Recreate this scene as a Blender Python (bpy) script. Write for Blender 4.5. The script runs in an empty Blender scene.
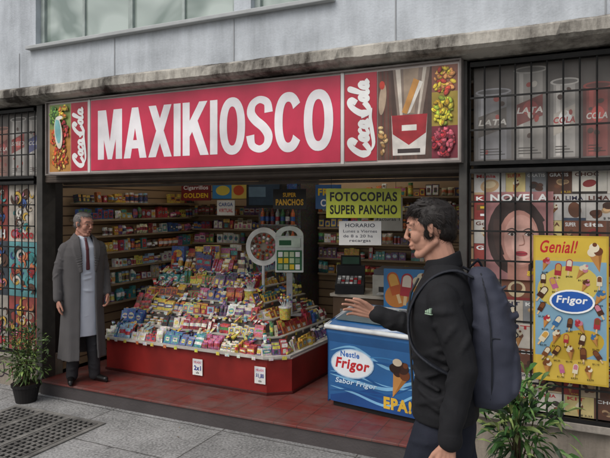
import bpy, math, random
from mathutils import Vector, Matrix
rng=random.Random(11)
V=Vector
def lin(c):
    return tuple((x/12.92 if x<=.04045 else ((x+.055)/1.055)**2.4) for x in c[:3])
def hx(h):
    return tuple(int(h[i:i+2],16)/255 for i in (0,2,4))
# ------------------------------------------------------------ materials
def base_mat(name):
    m=bpy.data.materials.new(name); m.use_nodes=True
    nt=m.node_tree; b=nt.nodes['Principled BSDF']; return m,nt,b
def setspec(b,v):
    if 'Specular IOR Level' in b.inputs: b.inputs['Specular IOR Level'].default_value=v
def mat(name,col,rough=.6,metal=0,spec=.4,var=.12,scale=6,bump=0,bscale=60,stretch=(1,1,1),sheen=0):
    m,nt,b=base_mat(name); L=nt.links
    tc=nt.nodes.new('ShaderNodeTexCoord'); mp=nt.nodes.new('ShaderNodeMapping'); mp.inputs['Scale'].default_value=stretch
    L.new(tc.outputs['Object'],mp.inputs['Vector'])
    n=nt.nodes.new('ShaderNodeTexNoise'); n.inputs['Scale'].default_value=scale; n.inputs['Detail'].default_value=4
    L.new(mp.outputs['Vector'],n.inputs['Vector'])
    r=nt.nodes.new('ShaderNodeValToRGB'); c=lin(col)
    r.color_ramp.elements[0].position=.3; r.color_ramp.elements[1].position=.7
    r.color_ramp.elements[0].color=(*[x*(1-var) for x in c],1); r.color_ramp.elements[1].color=(*[min(1,x*(1+var)) for x in c],1)
    L.new(n.outputs['Fac'],r.inputs['Fac']); L.new(r.outputs['Color'],b.inputs['Base Color'])
    b.inputs['Roughness'].default_value=rough; b.inputs['Metallic'].default_value=metal; setspec(b,spec)
    if bump:
        n2=nt.nodes.new('ShaderNodeTexNoise'); n2.inputs['Scale'].default_value=bscale; n2.inputs['Detail'].default_value=2
        L.new(mp.outputs['Vector'],n2.inputs['Vector'])
        bp=nt.nodes.new('ShaderNodeBump'); bp.inputs['Strength'].default_value=bump; bp.inputs['Distance'].default_value=.01
        L.new(n2.outputs['Fac'],bp.inputs['Height']); L.new(bp.outputs['Normal'],b.inputs['Normal'])
    return m
def vmat(name,rough=.5,spec=.4,dirt=.15,dscale=5,coat=0,fade=0,cells=0,cscale=100,ov=.3):
    m,nt,b=base_mat(name); L=nt.links
    a=nt.nodes.new('ShaderNodeAttribute'); a.attribute_name='Col'
    tc=nt.nodes.new('ShaderNodeTexCoord')
    n=nt.nodes.new('ShaderNodeTexNoise'); n.inputs['Scale'].default_value=dscale; n.inputs['Detail'].default_value=4
    L.new(tc.outputs['Object'],n.inputs['Vector'])
    r=nt.nodes.new('ShaderNodeMapRange'); r.inputs[1].default_value=.3; r.inputs[2].default_value=.7
    r.inputs[3].default_value=1-dirt*1.6; r.inputs[4].default_value=1+dirt*.3
    L.new(n.outputs['Fac'],r.inputs[0])
    mx=nt.nodes.new('ShaderNodeVectorMath'); mx.operation='SCALE'
    L.new(a.outputs['Color'],mx.inputs[0]); L.new(r.outputs[0],mx.inputs['Scale'])
    out=mx.outputs[0]
    if cells:   # fine printed detail
        vo=nt.nodes.new('ShaderNodeTexVoronoi'); vo.inputs['Scale'].default_value=cscale; L.new(tc.outputs['Object'],vo.inputs['Vector'])
        mc=nt.nodes.new('ShaderNodeMix'); mc.data_type='RGBA'; mc.inputs[0].default_value=cells
        L.new(out,mc.inputs[6]); L.new(vo.outputs['Color'],mc.inputs[7]); 
        ml=nt.nodes.new('ShaderNodeMix'); ml.data_type='RGBA'; ml.blend_type='OVERLAY'; ml.inputs[0].default_value=ov
        L.new(mc.outputs[2],ml.inputs[6]); L.new(vo.outputs['Color'],ml.inputs[7]); out=ml.outputs[2]
    if fade:
        mi=nt.nodes.new('ShaderNodeMix'); mi.data_type='RGBA'; mi.inputs[0].default_value=fade
        mi.inputs[7].default_value=(.30,.28,.26,1)
        L.new(out,mi.inputs[6]); out=mi.outputs[2]
    L.new(out,b.inputs['Base Color'])
    b.inputs['Roughness'].default_value=rough; setspec(b,spec); b.inputs['Coat Weight'].default_value=coat
    return m
M_print=vmat('printed_vinyl',.34,.45,.20,3)
M_photo=vmat('printed_photo',.40,.4,.2,12)
M_paper=vmat('printed_paper',.7,.25,.28,7,fade=.10)
M_fadedp=vmat('sun_faded_paper',.7,.25,.35,5,fade=.28)
M_goods=vmat('wrappers',.38,.5,.25,25,cells=.07,cscale=95,ov=.28)
M_matte=vmat('painted',.65,.3,.2,8)
M_blackmetal=mat('black_iron',(.11,.105,.10),.55,.3,.4,.4,20)
M_dark=mat('dark_backing',(.16,.15,.15),.7)
# ------------------------------------------------------------ mesh builder
class MB:
    def __init__(s): s.v=[];s.f=[];s.c=[]
    def add(s,vs,fs,col=(.5,.5,.5)):
        o=len(s.v); s.v+=[tuple(v) for v in vs]
        for f in fs: s.f.append([o+i for i in f]); s.c.append(col)
    def box(s,x0,x1,y0,y1,z0,z1,col=(.5,.5,.5),M=None):
        vs=[V((x,y,z)) for z in (z0,z1) for y in (y0,y1) for x in (x0,x1)]
        if M is not None: vs=[M@v for v in vs]
        s.add(vs,[(0,2,3,1),(4,5,7,6),(0,1,5,4),(2,6,7,3),(0,4,6,2),(1,3,7,5)],col)
    def prism(s,pts,z0,z1,col=(.5,.5,.5)):
        n=len(pts); vs=[(p[0],p[1],z0) for p in pts]+[(p[0],p[1],z1) for p in pts]
        s.add(vs,[tuple(range(n))[::-1],tuple(range(n,2*n))]+[(i,(i+1)%n,n+(i+1)%n,n+i) for i in range(n)],col)
    def sph(s,c,r,col=(.5,.5,.5),M=None,nu=18,nv=12):
        if not hasattr(r,'__len__'): r=(r,r,r)
        vs=[V((0,0,-1))]
        for j in range(1,nv):
            ph=-math.pi/2+math.pi*j/nv
            for i in range(nu):
                t=2*math.pi*i/nu; vs.append(V((math.cos(ph)*math.cos(t),math.cos(ph)*math.sin(t),math.sin(ph))))
        vs.append(V((0,0,1)))
        vs=[V((c[0]+v.x*r[0],c[1]+v.y*r[1],c[2]+v.z*r[2])) for v in vs]
        if M is not None: vs=[M@v for v in vs]
        fs=[(0,1+(i+1)%nu,1+i) for i in range(nu)]
        for j in range(nv-2):
            for i in range(nu):
                a=1+j*nu+i;b=1+j*nu+(i+1)%nu; fs.append((a,b,b+nu,a+nu))
        o=1+(nv-2)*nu; e=len(vs)-1
        fs+=[(o+i,o+(i+1)%nu,e) for i in range(nu)]
        s.add(vs,fs,col)
    def cap(s,a,b,ra,rb,col=(.5,.5,.5),M=None,nu=14):
        a=V(a);b=V(b); d=(b-a); L=d.length or 1e-6; d=d/L
        q=d.orthogonal().normalized(); w=d.cross(q)
        rings=[]
        for k in range(1,5):
            t=math.pi/2*k/4; rings.append((a-d*ra*math.cos(t),ra*math.sin(t)))
        for k in range(4,0,-1):
            t=math.pi/2*k/4; rings.append((b+d*rb*math.cos(t),rb*math.sin(t)))
        vs=[a-d*ra]
        for c,r in rings:
            for i in range(nu):
                t=2*math.pi*i/nu; vs.append(c+(q*math.cos(t)+w*math.sin(t))*r)
        vs.append(b+d*rb)
        if M is not None: vs=[M@v for v in vs]
        fs=[(0,1+(i+1)%nu,1+i) for i in range(nu)]
        for j in range(len(rings)-1):
            for i in range(nu):
                x=1+j*nu+i;y=1+j*nu+(i+1)%nu; fs.append((x,y,y+nu,x+nu))
        o=1+(len(rings)-1)*nu; e=len(vs)-1
        fs+=[(o+i,o+(i+1)%nu,e) for i in range(nu)]
        s.add(vs,fs,col)
    def cyl(s,c,r0,r1,h,col=(.5,.5,.5),n=20,M=None):
        vs=[];
        for r,z in ((r0,0),(r1,h)):
            for i in range(n):
                t=2*math.pi*i/n; vs.append(V((c[0]+r*math.cos(t),c[1]+r*math.sin(t),c[2]+z)))
        if M is not None: vs=[M@v for v in vs]
        s.add(vs,[tuple(range(n))[::-1],tuple(range(n,2*n))]+[(i,(i+1)%n,n+(i+1)%n,n+i) for i in range(n)],col)
    def loft(s,rings,col=(.5,.5,.5),seg=32,p=2.3,M=None):
        vs=[]
        for (cx,cy,cz,rx,ry) in rings:
            for i in range(seg):
                t=2*math.pi*i/seg; c=math.cos(t);q=math.sin(t)
                vs.append(V((cx+rx*math.copysign(abs(c)**(2/p),c),cy+ry*math.copysign(abs(q)**(2/p),q),cz)))
        if M is not None: vs=[M@v for v in vs]
        n=len(rings)
        fs=[tuple(range(seg))[::-1],tuple(range((n-1)*seg,n*seg))]
        for j in range(n-1):
            for i in range(seg):
                a=j*seg+i;b=j*seg+(i+1)%seg; fs.append((a,b,b+seg,a+seg))
        s.add(vs,fs,col)
    def obj(s,name,m,parent=None,smooth=False,local=False):
        me=bpy.data.meshes.new(name); me.from_pydata(s.v,[],s.f); me.materials.append(m)
        ca=me.color_attributes.new('Col','FLOAT_COLOR','CORNER')
        arr=[]
        for p,c in zip(me.polygons,s.c):
            l=lin(c); arr+= [l[0],l[1],l[2],1.0]*p.loop_total
        ca.data.foreach_set('color',arr)
        if smooth: me.polygons.foreach_set('use_smooth',[True]*len(me.polygons))
        me.update()
        ob=bpy.data.objects.new(name,me); bpy.context.scene.collection.objects.link(ob)
        if parent:
            ob.parent=parent
            if not local: ob.matrix_parent_inverse=Matrix.Translation(-V(parent.location)) 
        return ob
def empty(name,loc=(0,0,0),rz=0):
    e=bpy.data.objects.new(name,None); e.location=loc; e.rotation_euler=(0,0,rz); e.empty_display_size=.2
    bpy.context.scene.collection.objects.link(e); return e
def bevel(ob,w=.01,seg=2):
    b=ob.modifiers.new('bev','BEVEL'); b.width=w; b.segments=seg; b.limit_method='ANGLE'; return ob
def organic(mb,name,m,parent,voxel=.006,it=4,disp=0,dsize=.1,depth=1):
    ob=mb.obj(name,m,parent,True,True)
    r=ob.modifiers.new('r','REMESH'); r.mode='VOXEL'; r.voxel_size=voxel; r.use_smooth_shade=True
    s=ob.modifiers.new('s','SMOOTH'); s.iterations=it; s.factor=.5
    if disp:
        t=bpy.data.textures.new(name+'_t','CLOUDS'); t.noise_scale=dsize; t.noise_depth=depth
        d=ob.modifiers.new('d','DISPLACE'); d.texture=t; d.strength=disp; d.mid_level=.5
        s2=ob.modifiers.new('s2','SMOOTH'); s2.iterations=2
    return ob
_tc={}
def tmesh(body,bold):
    k=(body,bold)
    if k in _tc: return _tc[k]
    c=bpy.data.curves.new('t','FONT'); c.body=body; c.offset=bold; c.resolution_u=4; c.space_character=1+bold*3
    o=bpy.data.objects.new('t',c); bpy.context.scene.collection.objects.link(o)
    bpy.context.view_layer.update(); dg=bpy.context.evaluated_depsgraph_get()
    me=bpy.data.meshes.new_from_object(o.evaluated_get(dg))
    vs=[tuple(v.co) for v in me.vertices]; fs=[tuple(p.vertices) for p in me.polygons]
    bpy.data.objects.remove(o); bpy.data.meshes.remove(me)
    _tc[k]=(vs,fs); return _tc[k]
def catmull(pts,n=6):
    P=[pts[0]]+list(pts)+[pts[-1]]; out=[]
    for i in range(1,len(P)-2):
        for k in range(n):
            t=k/n; r=[]
            for d in range(len(pts[0])):
                a,b,c,e=P[i-1][d],P[i][d],P[i+1][d],P[i+2][d]
                r.append(.5*((2*b)+(-a+c)*t+(2*a-5*b+4*c-e)*t*t+(-a+3*b-3*c+e)*t**3))
            out.append(tuple(r))
    out.append(tuple(pts[-1])); return out
class Panel:
    def __init__(s,mb,o,ux,uz,n,step=.00025):
        s.mb=mb;s.o=V(o);s.ux=V(ux).normalized();s.uz=V(uz).normalized();s.n=V(n).normalized();s.k=1;s.st=step
    def P(s,x,z,dk=0): return s.o+s.ux*x+s.uz*z+s.n*((s.k+dk)*s.st)
    def poly(s,pts,col):
        s.mb.add([s.P(*p) for p in pts],[tuple(range(len(pts)))],col); s.k+=1
    def rect(s,x0,z0,x1,z1,col): s.poly([(x0,z0),(x1,z0),(x1,z1),(x0,z1)],col)
    def ell(s,cx,cz,rx,rz,col,rot=0,n=24):
        c,q=math.cos(rot),math.sin(rot); pts=[]
        for i in range(n):
            t=2*math.pi*i/n; x=rx*math.cos(t);z=rz*math.sin(t); pts.append((cx+x*c-z*q,cz+x*q+z*c))
        s.poly(pts,col)
    def stroke(s,pts,w,col,smooth=True,cal=0,taper=0):
        if smooth: pts=catmull(pts)
        vs=[];n=len(pts)
        for i,p in enumerate(pts):
            a=pts[max(0,i-1)];b=pts[min(n-1,i+1)]; dx,dz=b[0]-a[0],b[1]-a[1]; L=math.hypot(dx,dz) or 1e-6
            dx/=L;dz/=L; ww=p[2] if w is None else w*(1+cal*abs(dz))/(1+cal)
            if taper: ww*=max(.12,math.sin(math.pi*min(1,max(0,i/(n-1))))**.6)
            for sg in (1,-1): vs.append(s.P(p[0]-dz*ww/2*sg,p[1]+dx*ww/2*sg,i*.06))
        s.mb.add(vs,[(2*i,2*i+1,2*i+3,2*i+2) for i in range(n-1)],col); s.k+=1+n*.06
    def ring(s,cx,cz,ro,ri,a0,a1,col,n=40):
        vs=[]
        for i in range(n+1):
            t=a0+(a1-a0)*i/n
            for (rx,rz) in (ro,ri):
                c=math.cos(t);q=math.sin(t); e=.88; vs.append(s.P(cx+rx*math.copysign(abs(c)**e,c),cz+rz*math.copysign(abs(q)**e,q)))
        s.mb.add(vs,[(2*i,2*i+1,2*i+3,2*i+2) for i in range(n)],col); s.k+=1
    def text(s,body,x0,z0,x1,z1,col,bold=.02,rot=False,shear=0):
        vs,fs=tmesh(body,bold)
        xs=[v[0]+shear*v[1] for v in vs]; ys=[v[1] for v in vs]
        ax,bx,ay,by=min(xs),max(xs),min(ys),max(ys)
        out=[]
        for x,y in zip(xs,ys):
            p=(x-ax)/(bx-ax); q=(y-ay)/(by-ay)
            out.append(s.P(x0+(x1-x0)*p,z0+(z1-z0)*q))
        s.mb.add(out,fs,col); s.k+=1
WH=(.93,.93,.92); RED=hx('b8202a'); BLK=(.08,.08,.08); YEL=hx('e0bd30'); BLU=hx('2763b0')
def block_letters(p,word,x0,z0,x1,z1,col):
    WD=dict(M=1.18,A=1.06,X=1.04,I=.30,K=1.06,O=1.0,S=.93,C=.96); gap=.085
    tot=sum(WD[c] for c in word)+gap*(len(word)-1); U=(x1-x0)/tot; H=z1-z0; x=x0
    st=.30*U
    for ch in word:
        w=WD[ch]*U; f=st/w
        X=lambda a: x+a*w
        Zt=lambda b: z0+b*H
        def po(*pts): p.poly([(X(a),Zt(b)) for a,b in pts],col)
        def re(a,b,c,d): po((a,b),(c,b),(c,d),(a,d))
        if ch=='M':
            re(0,0,f,1); re(1-f,0,1,1); po((.02,1),(f+.09,1),(.59,0),(.41,0)); po((.98,1),(.91-f,1),(.41,0),(.59,0))
        elif ch=='A':
            po((0,0),(f*1.05,0),(.64,1),(.36,1)); po((1,0),(1-f*1.05,0),(.36,1),(.64,1)); re(.22,.19,.78,.355)
        elif ch=='X':
            po((.01,1),(.33,1),(1,0),(.68,0)); po((.99,1),(.67,1),(0,0),(.32,0))
        elif ch=='I': re(0,0,1,1)
        elif ch=='K':
            re(0,0,f,1); po((f*.8,.30),(f*.8,.60),(.66,1),(.98,1)); po((.34,.50),(.56,.70),(1.03,0),(.70,0))
        elif ch=='O':
            p.ring(X(.5),Zt(.5),(w*.5,H*.52),(w*.5-st*.98,H*.355),0,2*math.pi,col)
        elif ch=='C':
            p.ring(X(.52),Zt(.5),(w*.52,H*.52),(w*.52-st*.98,H*.355),.62,2*math.pi-.62,col)
        elif ch=='S':
            a=.26*U; b=.31*U
            pts=[(.86,.70,b),(.80,.87,a),(.5,.935,a*.9),(.22,.86,a),(.15,.71,b),(.32,.58,b),(.66,.44,b),(.85,.29,b),(.78,.13,a),(.5,.06,a*.9),(.2,.13,a),(.12,.31,b)]
            p.stroke([(X(q),Zt(r_),c) for q,r_,c in pts],None,col)
        x+=w+gap*U
def cola(p,x0,z0,x1,z1,col):
    """flowing hand lettering running bottom to top"""
    def T(pts):
        o=[]
        for x,y in pts:
            x=x+.22*y; u=(x+.1)/(5.9); v=(y+.42)/1.75
            o.append((x1-(x1-x0)*v,z0+(z1-z0)*u))
        return o
    w=(x1-x0)*.105
    def C(ox): p.stroke(T([(ox+.82,.72),(ox+.95,.95),(ox+.85,1.15),(ox+.6,1.1),(ox+.3,.8),(ox+.13,.4),(ox+.25,.05),(ox+.55,-.03),(ox+.95,.25)]),w*1.5,col,True,-.35)
    def O(cx,r=.17): p.stroke(T([(cx+r*math.cos(t),.27+.27*math.sin(t)) for t in [k*math.pi/5+.8 for k in range(12)]]),w,col,True,-.3)
    C(0); O(1.3)
    p.stroke(T([(1.92,.42),(1.8,.54),(1.62,.4),(1.58,.15),(1.7,0),(1.98,.12)]),w,col,True,-.3)
    O(2.25); p.stroke(T([(2.43,.52),(2.4,.2),(2.48,.0),(2.66,.12)]),w,col)
    p.stroke(T([(2.72,.3),(2.98,.36)]),w*1.2,col)
    C(2.9); O(4.15)
    p.stroke(T([(4.36,.2),(4.62,.7),(4.72,1.1),(4.6,1.15),(4.52,.7),(4.52,.1),(4.62,0),(4.8,.1)]),w,col,True,-.3)
    O(5.05); p.stroke(T([(5.23,.52),(5.2,.2),(5.28,0),(5.5,.15)]),w,col)
    p.stroke(T([(.4,-.15),(1.0,-.32),(1.9,-.22),(2.8,-.12),(3.5,-.22)]),w*1.3,col,True,0,1)
def popsicle(p,x,z,s,c1,c2,rot=0):
    c,q=math.cos(rot),math.sin(rot)
    def t(a,b): return (x+(a*c-b*q)*s,z+(a*q+b*c)*s)
    p.poly([t(-.07,-.8),t(.07,-.8),t(.07,-.35),t(-.07,-.35)],hx('d8b888'))
    p.poly([t(-.25,-.4),t(.25,-.4)]+[t(.25*math.cos(k*math.pi/8),.35+.25*math.sin(k*math.pi/8)) for k in range(9)],c1)
    p.poly([t(-.19,.0),t(.19,.0)]+[t(.19*math.cos(k*math.pi/8),.33+.19*math.sin(k*math.pi/8)) for k in range(9)],c2)
def cone(p,x,z,s,c1,c2,rot=0):
    c,q=math.cos(rot),math.sin(rot)
    def t(a,b): return (x+(a*c-b*q)*s,z+(a*q+b*c)*s)
    p.poly([t(0,-.8),t(.3,.1),t(-.3,.1)],hx('b98246'))
    p.poly([t(.02,-.7),t(.3,.1),t(.12,.1)],hx('99652f'))
    for a,b,r,cc in ((-.14,.18,.2,c1),(.14,.18,.2,c2),(0,.38,.22,c1),(.05,.52,.1,c2)):
        X,Z=t(a,b); p.ell(X,Z,r*s,r*s,cc)
def jitter(c,r,a=.12): k=1+r.uniform(-a,a); return tuple(min(1,max(0,x*k)) for x in c)
GC=[hx(h) for h in ('b8242c','d4a830','2f5a9c','47803f','c0608a','6b4478','dcd8cc','cc7030','5e3a26','3a8a8a','e0d8b4','942028','363a70','cfc4b2','d6c850','94b4cc','e8e4dc','e8e4dc','c89a3a','2a2a30','b03038','d8b84a')]
PC=[hx('d0c8bc'),hx('c0aa8c'),hx('963630'),hx('7d4a34'),hx('dcd6ca'),hx('b03a34'),hx('ccc0b0'),hx('cbb97c'),hx('5e3a2a'),hx('8a8c8e'),hx('e2ded6'),hx('c8c4be')]
def cover(p,x,z,w,h,r):
    p.k=1
    b=r.choice(PC); p.rect(x,z,x+w,z+h,b); k=r.random(); mx=min(w,h)
    ch=[hx('4b2a1a'),hx('b99870'),hx('8c2c2c'),hx('e0d8c8'),hx('6b4028'),hx('3a4a60'),hx('d0bc98'),hx('2c2622')]
    if k<.35:
        n=r.randint(2,4)
        for i in range(n):
            c0=r.choice(ch); z0=z+h*(.08+.6*i/n); z1=z0+h*.6/n*.75; sk=w*r.uniform(-.06,.06)
            p.poly([(x+w*.1,z0),(x+w*.9,z0+sk*.3),(x+w*.9,z1+sk*.3),(x+w*.1,z1)],c0); p.rect(x+w*.25,z0+(z1-z0)*.3,x+w*.7,z0+(z1-z0)*.7,jitter(r.choice([WH,YEL,RED]),r,.1))
    elif k<.65:
        for i in range(r.randint(3,6)):
            c0=r.choice(ch[:2]+ch[4:5]+ch[7:]); rr_=mx*r.uniform(.12,.2); cx=x+w*r.uniform(.25,.75);cz=z+h*r.uniform(.2,.62)
            p.ell(cx,cz,rr_,rr_*.7,c0,r.uniform(-.4,.4),18); p.ell(cx,cz+rr_*.1,rr_*.7,rr_*.45,jitter(c0,r,.3),0,14)
    elif k<.85:
        p.ell(x+w*.5,z+h*.4,w*.3,h*.3,r.choice(ch),.2,20); p.ell(x+w*.5,z+h*.45,w*.2,h*.16,r.choice(ch),.2,18); p.rect(x,z,x+w,z+h*.1,r.choice(ch))
    else: cone(p,x+w*.5,z+h*.42,mx*.5,hx('e0d4b8'),hx('6a3a20'),r.uniform(-.4,.4))
    p.text(r.choice(['CHOC','Mania','SUPER','KIT','Oro','LIMA','Gold','tita','BON','GRATIS','ALFA']),x+w*.08,z+h*.77,x+w*r.uniform(.65,.92),z+h*.93,r.choice([RED,hx('222244'),hx('5a2010')]) if b[0]>.72 else WH,.03)
    if r.random()<.4: p.text('$ %d,%02d'%(r.randint(1,9),r.choice([0,25,50,75])),x+w*.55,z+h*.03,x+w*.95,z+h*.13,BLK if b[0]>.65 else YEL,.02)

# ============================================================ ground
ground=MB(); ground.add([(-150,-150,-.13),(150,-150,-.13),(150,150,-.13),(-150,150,-.13)],[(0,1,2,3)])
ground.obj('road',mat('asphalt',(.25,.25,.25),.9,0,.3,.25,3,.4,120))
def paving():
    m,nt,b=base_mat('pavement_concrete'); L=nt.links
    tc=nt.nodes.new('ShaderNodeTexCoord'); mp=nt.nodes.new('ShaderNodeMapping'); mp.inputs['Location'].default_value=(.35,.1,0)
    L.new(tc.outputs['Object'],mp.inputs['Vector'])
    br=nt.nodes.new('ShaderNodeTexBrick'); br.offset=0; br.inputs['Scale'].default_value=1; br.inputs['Brick Width'].default_value=1.15; br.inputs['Row Height'].default_value=.62
    br.inputs['Mortar Size'].default_value=.009; br.inputs['Mortar Smooth'].default_value=.6
    br.inputs['Color1'].default_value=(.24,.237,.232,1); br.inputs['Color2'].default_value=(.31,.307,.30,1); br.inputs['Mortar'].default_value=(.10,.095,.09,1)
    wn=nt.nodes.new('ShaderNodeTexNoise'); wn.inputs['Scale'].default_value=9; L.new(tc.outputs['Object'],wn.inputs['Vector'])
    wa=nt.nodes.new('ShaderNodeMix'); wa.data_type='RGBA'; wa.blend_type='ADD'; wa.inputs[0].default_value=.016; L.new(mp.outputs[0],wa.inputs[6]); L.new(wn.outputs['Color'],wa.inputs[7])
    L.new(wa.outputs[2],br.inputs['Vector'])
    n=nt.nodes.new('ShaderNodeTexNoise'); n.inputs['Scale'].default_value=1.4; n.inputs['Detail'].default_value=8; n.inputs['Roughness'].default_value=.72
    L.new(tc.outputs['Object'],n.inputs['Vector'])
    n3=nt.nodes.new('ShaderNodeTexNoise'); n3.inputs['Scale'].default_value=55; n3.inputs['Detail'].default_value=3
    L.new(tc.outputs['Object'],n3.inputs['Vector'])
    ad=nt.nodes.new('ShaderNodeMath'); ad.operation='ADD'; L.new(n.outputs['Fac'],ad.inputs[0]); L.new(n3.outputs['Fac'],ad.inputs[1])
    r=nt.nodes.new('ShaderNodeMapRange'); r.inputs[1].default_value=.78; r.inputs[2].default_value=1.22; r.inputs[3].default_value=.42; r.inputs[4].default_value=1.25
    L.new(ad.outputs[0],r.inputs[0])
    mx=nt.nodes.new('ShaderNodeVectorMath'); mx.operation='SCALE'; L.new(br.outputs['Color'],mx.inputs[0]); L.new(r.outputs[0],mx.inputs['Scale'])
    vo=nt.nodes.new('ShaderNodeTexVoronoi'); vo.inputs['Scale'].default_value=3.2; L.new(tc.outputs['Object'],vo.inputs['Vector'])
    rs=nt.nodes.new('ShaderNodeMapRange'); rs.inputs[1].default_value=.05; rs.inputs[2].default_value=.09; rs.inputs[3].default_value=.55; rs.inputs[4].default_value=1; L.new(vo.outputs['Distance'],rs.inputs[0])
    m2=nt.nodes.new('ShaderNodeVectorMath'); m2.operation='SCALE'; L.new(mx.outputs[0],m2.inputs[0]); L.new(rs.outputs[0],m2.inputs['Scale'])
    L.new(m2.outputs[0],b.inputs['Base Color']); b.inputs['Roughness'].default_value=.88; setspec(b,.25)
    bp=nt.nodes.new('ShaderNodeBump'); bp.inputs['Strength'].default_value=.4; bp.inputs['Distance'].default_value=.01
    L.new(n3.outputs['Fac'],bp.inputs['Height']); L.new(bp.outputs[0],b.inputs['Normal'])
    return m
sw=MB(); sw.box(-40,40,-5.4,3,-.12,0); sw.obj('sidewalk',paving())
kb=MB(); kb.box(-40,40,-5.56,-5.4,-.125,.004); kb.obj('kerb',mat('kerb_stone',(.5,.5,.49),.8,bump=.3))
gr=MB(); gx0,gx1,gy0,gy1=-4.62,-3.66,-1.45,-.44
gr.box(gx0,gx1,gy0,gy1,.001,.003,(.06,.06,.06))
nx=17
for i in range(nx+1):
    x=gx0+(gx1-gx0)*i/nx; gr.box(x-.009,x+.009,gy0,gy1,.0035,.0135,(.47,.46,.44))
ny=18
for i in range(ny+1):
    y=gy0+(gy1-gy0)*i/ny; gr.box(gx0,gx1,y-.008,y+.008,.0035,.011,(.43,.42,.41))
for k in range(1,3):
    x=gx0+(gx1-gx0)*k/3; gr.box(x-.02,x+.02,gy0,gy1,.0035,.0145,(.5,.49,.47))
for a,b,c,d in ((gx0-.05,gx1+.05,gy0-.05,gy0-.010),(gx0-.05,gx1+.05,gy1+.010,gy1+.05),(gx0-.05,gx0-.010,gy0-.01,gy1+.01),(gx1+.010,gx1+.05,gy0-.01,gy1+.01)):
    gr.box(a,b,c,d,.001,.010,(.52,.51,.49))
gr.obj('drain_grate',vmat('galvanised_iron',.55,.5,.35,6))
lt=MB(); r=random.Random(44)
for i in range(20):
    x=r.uniform(-4.4,.6); y=r.uniform(-2.2,-.12); a=r.uniform(0,6.28); s_=r.uniform(.006,.02); M_=Matrix.Translation((x,y,.003))@Matrix.Rotation(a,4,'Z')
    lt.add([M_@V((-s_,-s_*.5,0)),M_@V((s_,-s_*.4,.002)),M_@V((s_*.9,s_*.5,.006)),M_@V((-s_*.8,s_*.5,.001))],[(0,1,2,3)],r.choice([(.75,.74,.7),(.4,.3,.2),(.6,.55,.45),(.3,.3,.3)]))
lt.obj('litter',M_matte)

# ============================================================ building
B=empty('kiosk_building')
def wallmat(name,col,streak=.25,sx=7,lo=.7,hi=1.2,dark=None):
    m,nt,b=base_mat(name); L=nt.links
    tc=nt.nodes.new('ShaderNodeTexCoord'); mp=nt.nodes.new('ShaderNodeMapping'); mp.inputs['Scale'].default_value=(sx,sx,.8)
    L.new(tc.outputs['Object'],mp.inputs['Vector'])
    n=nt.nodes.new('ShaderNodeTexNoise'); n.inputs['Scale'].default_value=1; n.inputs['Detail'].default_value=6; n.inputs['Roughness'].default_value=.7
    L.new(mp.outputs[0],n.inputs['Vector'])
    n2=nt.nodes.new('ShaderNodeTexNoise'); n2.inputs['Scale'].default_value=2.2; n2.inputs['Detail'].default_value=8; n2.inputs['Roughness'].default_value=.7
    L.new(tc.outputs['Object'],n2.inputs['Vector'])
    ad=nt.nodes.new('ShaderNodeMath'); ad.operation='ADD'; L.new(n.outputs['Fac'],ad.inputs[0]); L.new(n2.outputs['Fac'],ad.inputs[1])
    r=nt.nodes.new('ShaderNodeMapRange'); r.inputs[1].default_value=lo; r.inputs[2].default_value=hi; r.inputs[3].default_value=0; r.inputs[4].default_value=1
    L.new(ad.outputs[0],r.inputs[0])
    mx=nt.nodes.new('ShaderNodeMix'); mx.data_type='RGBA'; c=lin(col); d=lin(dark) if dark else tuple(x*(1-streak*1.6) for x in c)
    mx.inputs[6].default_value=(*d,1); mx.inputs[7].default_value=(*[x*1.08 for x in c],1); L.new(r.outputs[0],mx.inputs[0])
    L.new(mx.outputs[2],b.inputs['Base Color']); b.inputs['Roughness'].default_value=.85; setspec(b,.25)
    n3=nt.nodes.new('ShaderNodeTexNoise'); n3.inputs['Scale'].default_value=60; n3.inputs['Detail'].default_value=3; L.new(tc.outputs['Object'],n3.inputs['Vector'])
    bp=nt.nodes.new('ShaderNodeBump'); bp.inputs['Strength'].default_value=.3; bp.inputs['Distance'].default_value=.01
    L.new(n3.outputs['Fac'],bp.inputs['Height']); L.new(bp.outputs[0],b.inputs['Normal'])
    return m
M_wall=wallmat('upper_wall_plaster',(.73,.75,.77),.17,5,.75,1.15)
M_conc=wallmat('weathered_concrete',(.60,.57,.53),.35)
w=MB()
w.box(-9,4,.02,.32,2.99,3.38)
w.box(-9,-4.92,.02,.32,3.38,7); w.box(-1.78,4,.02,.32,3.38,7); w.box(-4.92,-1.78,.02,.32,4.9,7)
w.box(-2.62,-2.46,.02,.32,3.38,4.9)
w.box(-9,4,.32,3.2,6.9,7.0); w.box(-9,-8.8,.32,3.2,0,6.9); w.box(3.8,4,.32,3.2,0,6.9); w.box(-8.8,3.8,3.0,3.2,0,6.9)
w.obj('upper_wall',M_wall,B)
j=MB()
for x in (-6.4,-5.15,-3.9,-2.62,-1.25,.1): j.box(x-.005,x+.005,.016,.019,3.0,3.34)
j.obj('wall_joints',mat('joint',(.56,.57,.58)),B)
sl=MB(); sl.box(-5.0,-1.72,-.04,.03,3.35,3.385); bevel(sl.obj('window_sill',mat('sill_stone',(.66,.67,.67),.7),B),.006)
fr=MB(); c=(.66,.70,.68)
for x0,x1 in ((-4.92,-2.62),(-2.46,-1.78)):
    for x in ([x0,(x0+x1)/2-.025,x1-.05] if x1-x0>1 else [x0,x1-.05]): fr.box(x,x+.05,.08,.14,3.39,4.9,c)
    fr.box(x0,x1,.085,.135,3.386,3.43,c)
    if x1-x0>1:
        for x in (x0+.55,x1-.58): fr.box(x,x+.03,.09,.13,3.43,4.9,c)
fr.obj('window_frames',M_matte,B)
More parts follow.
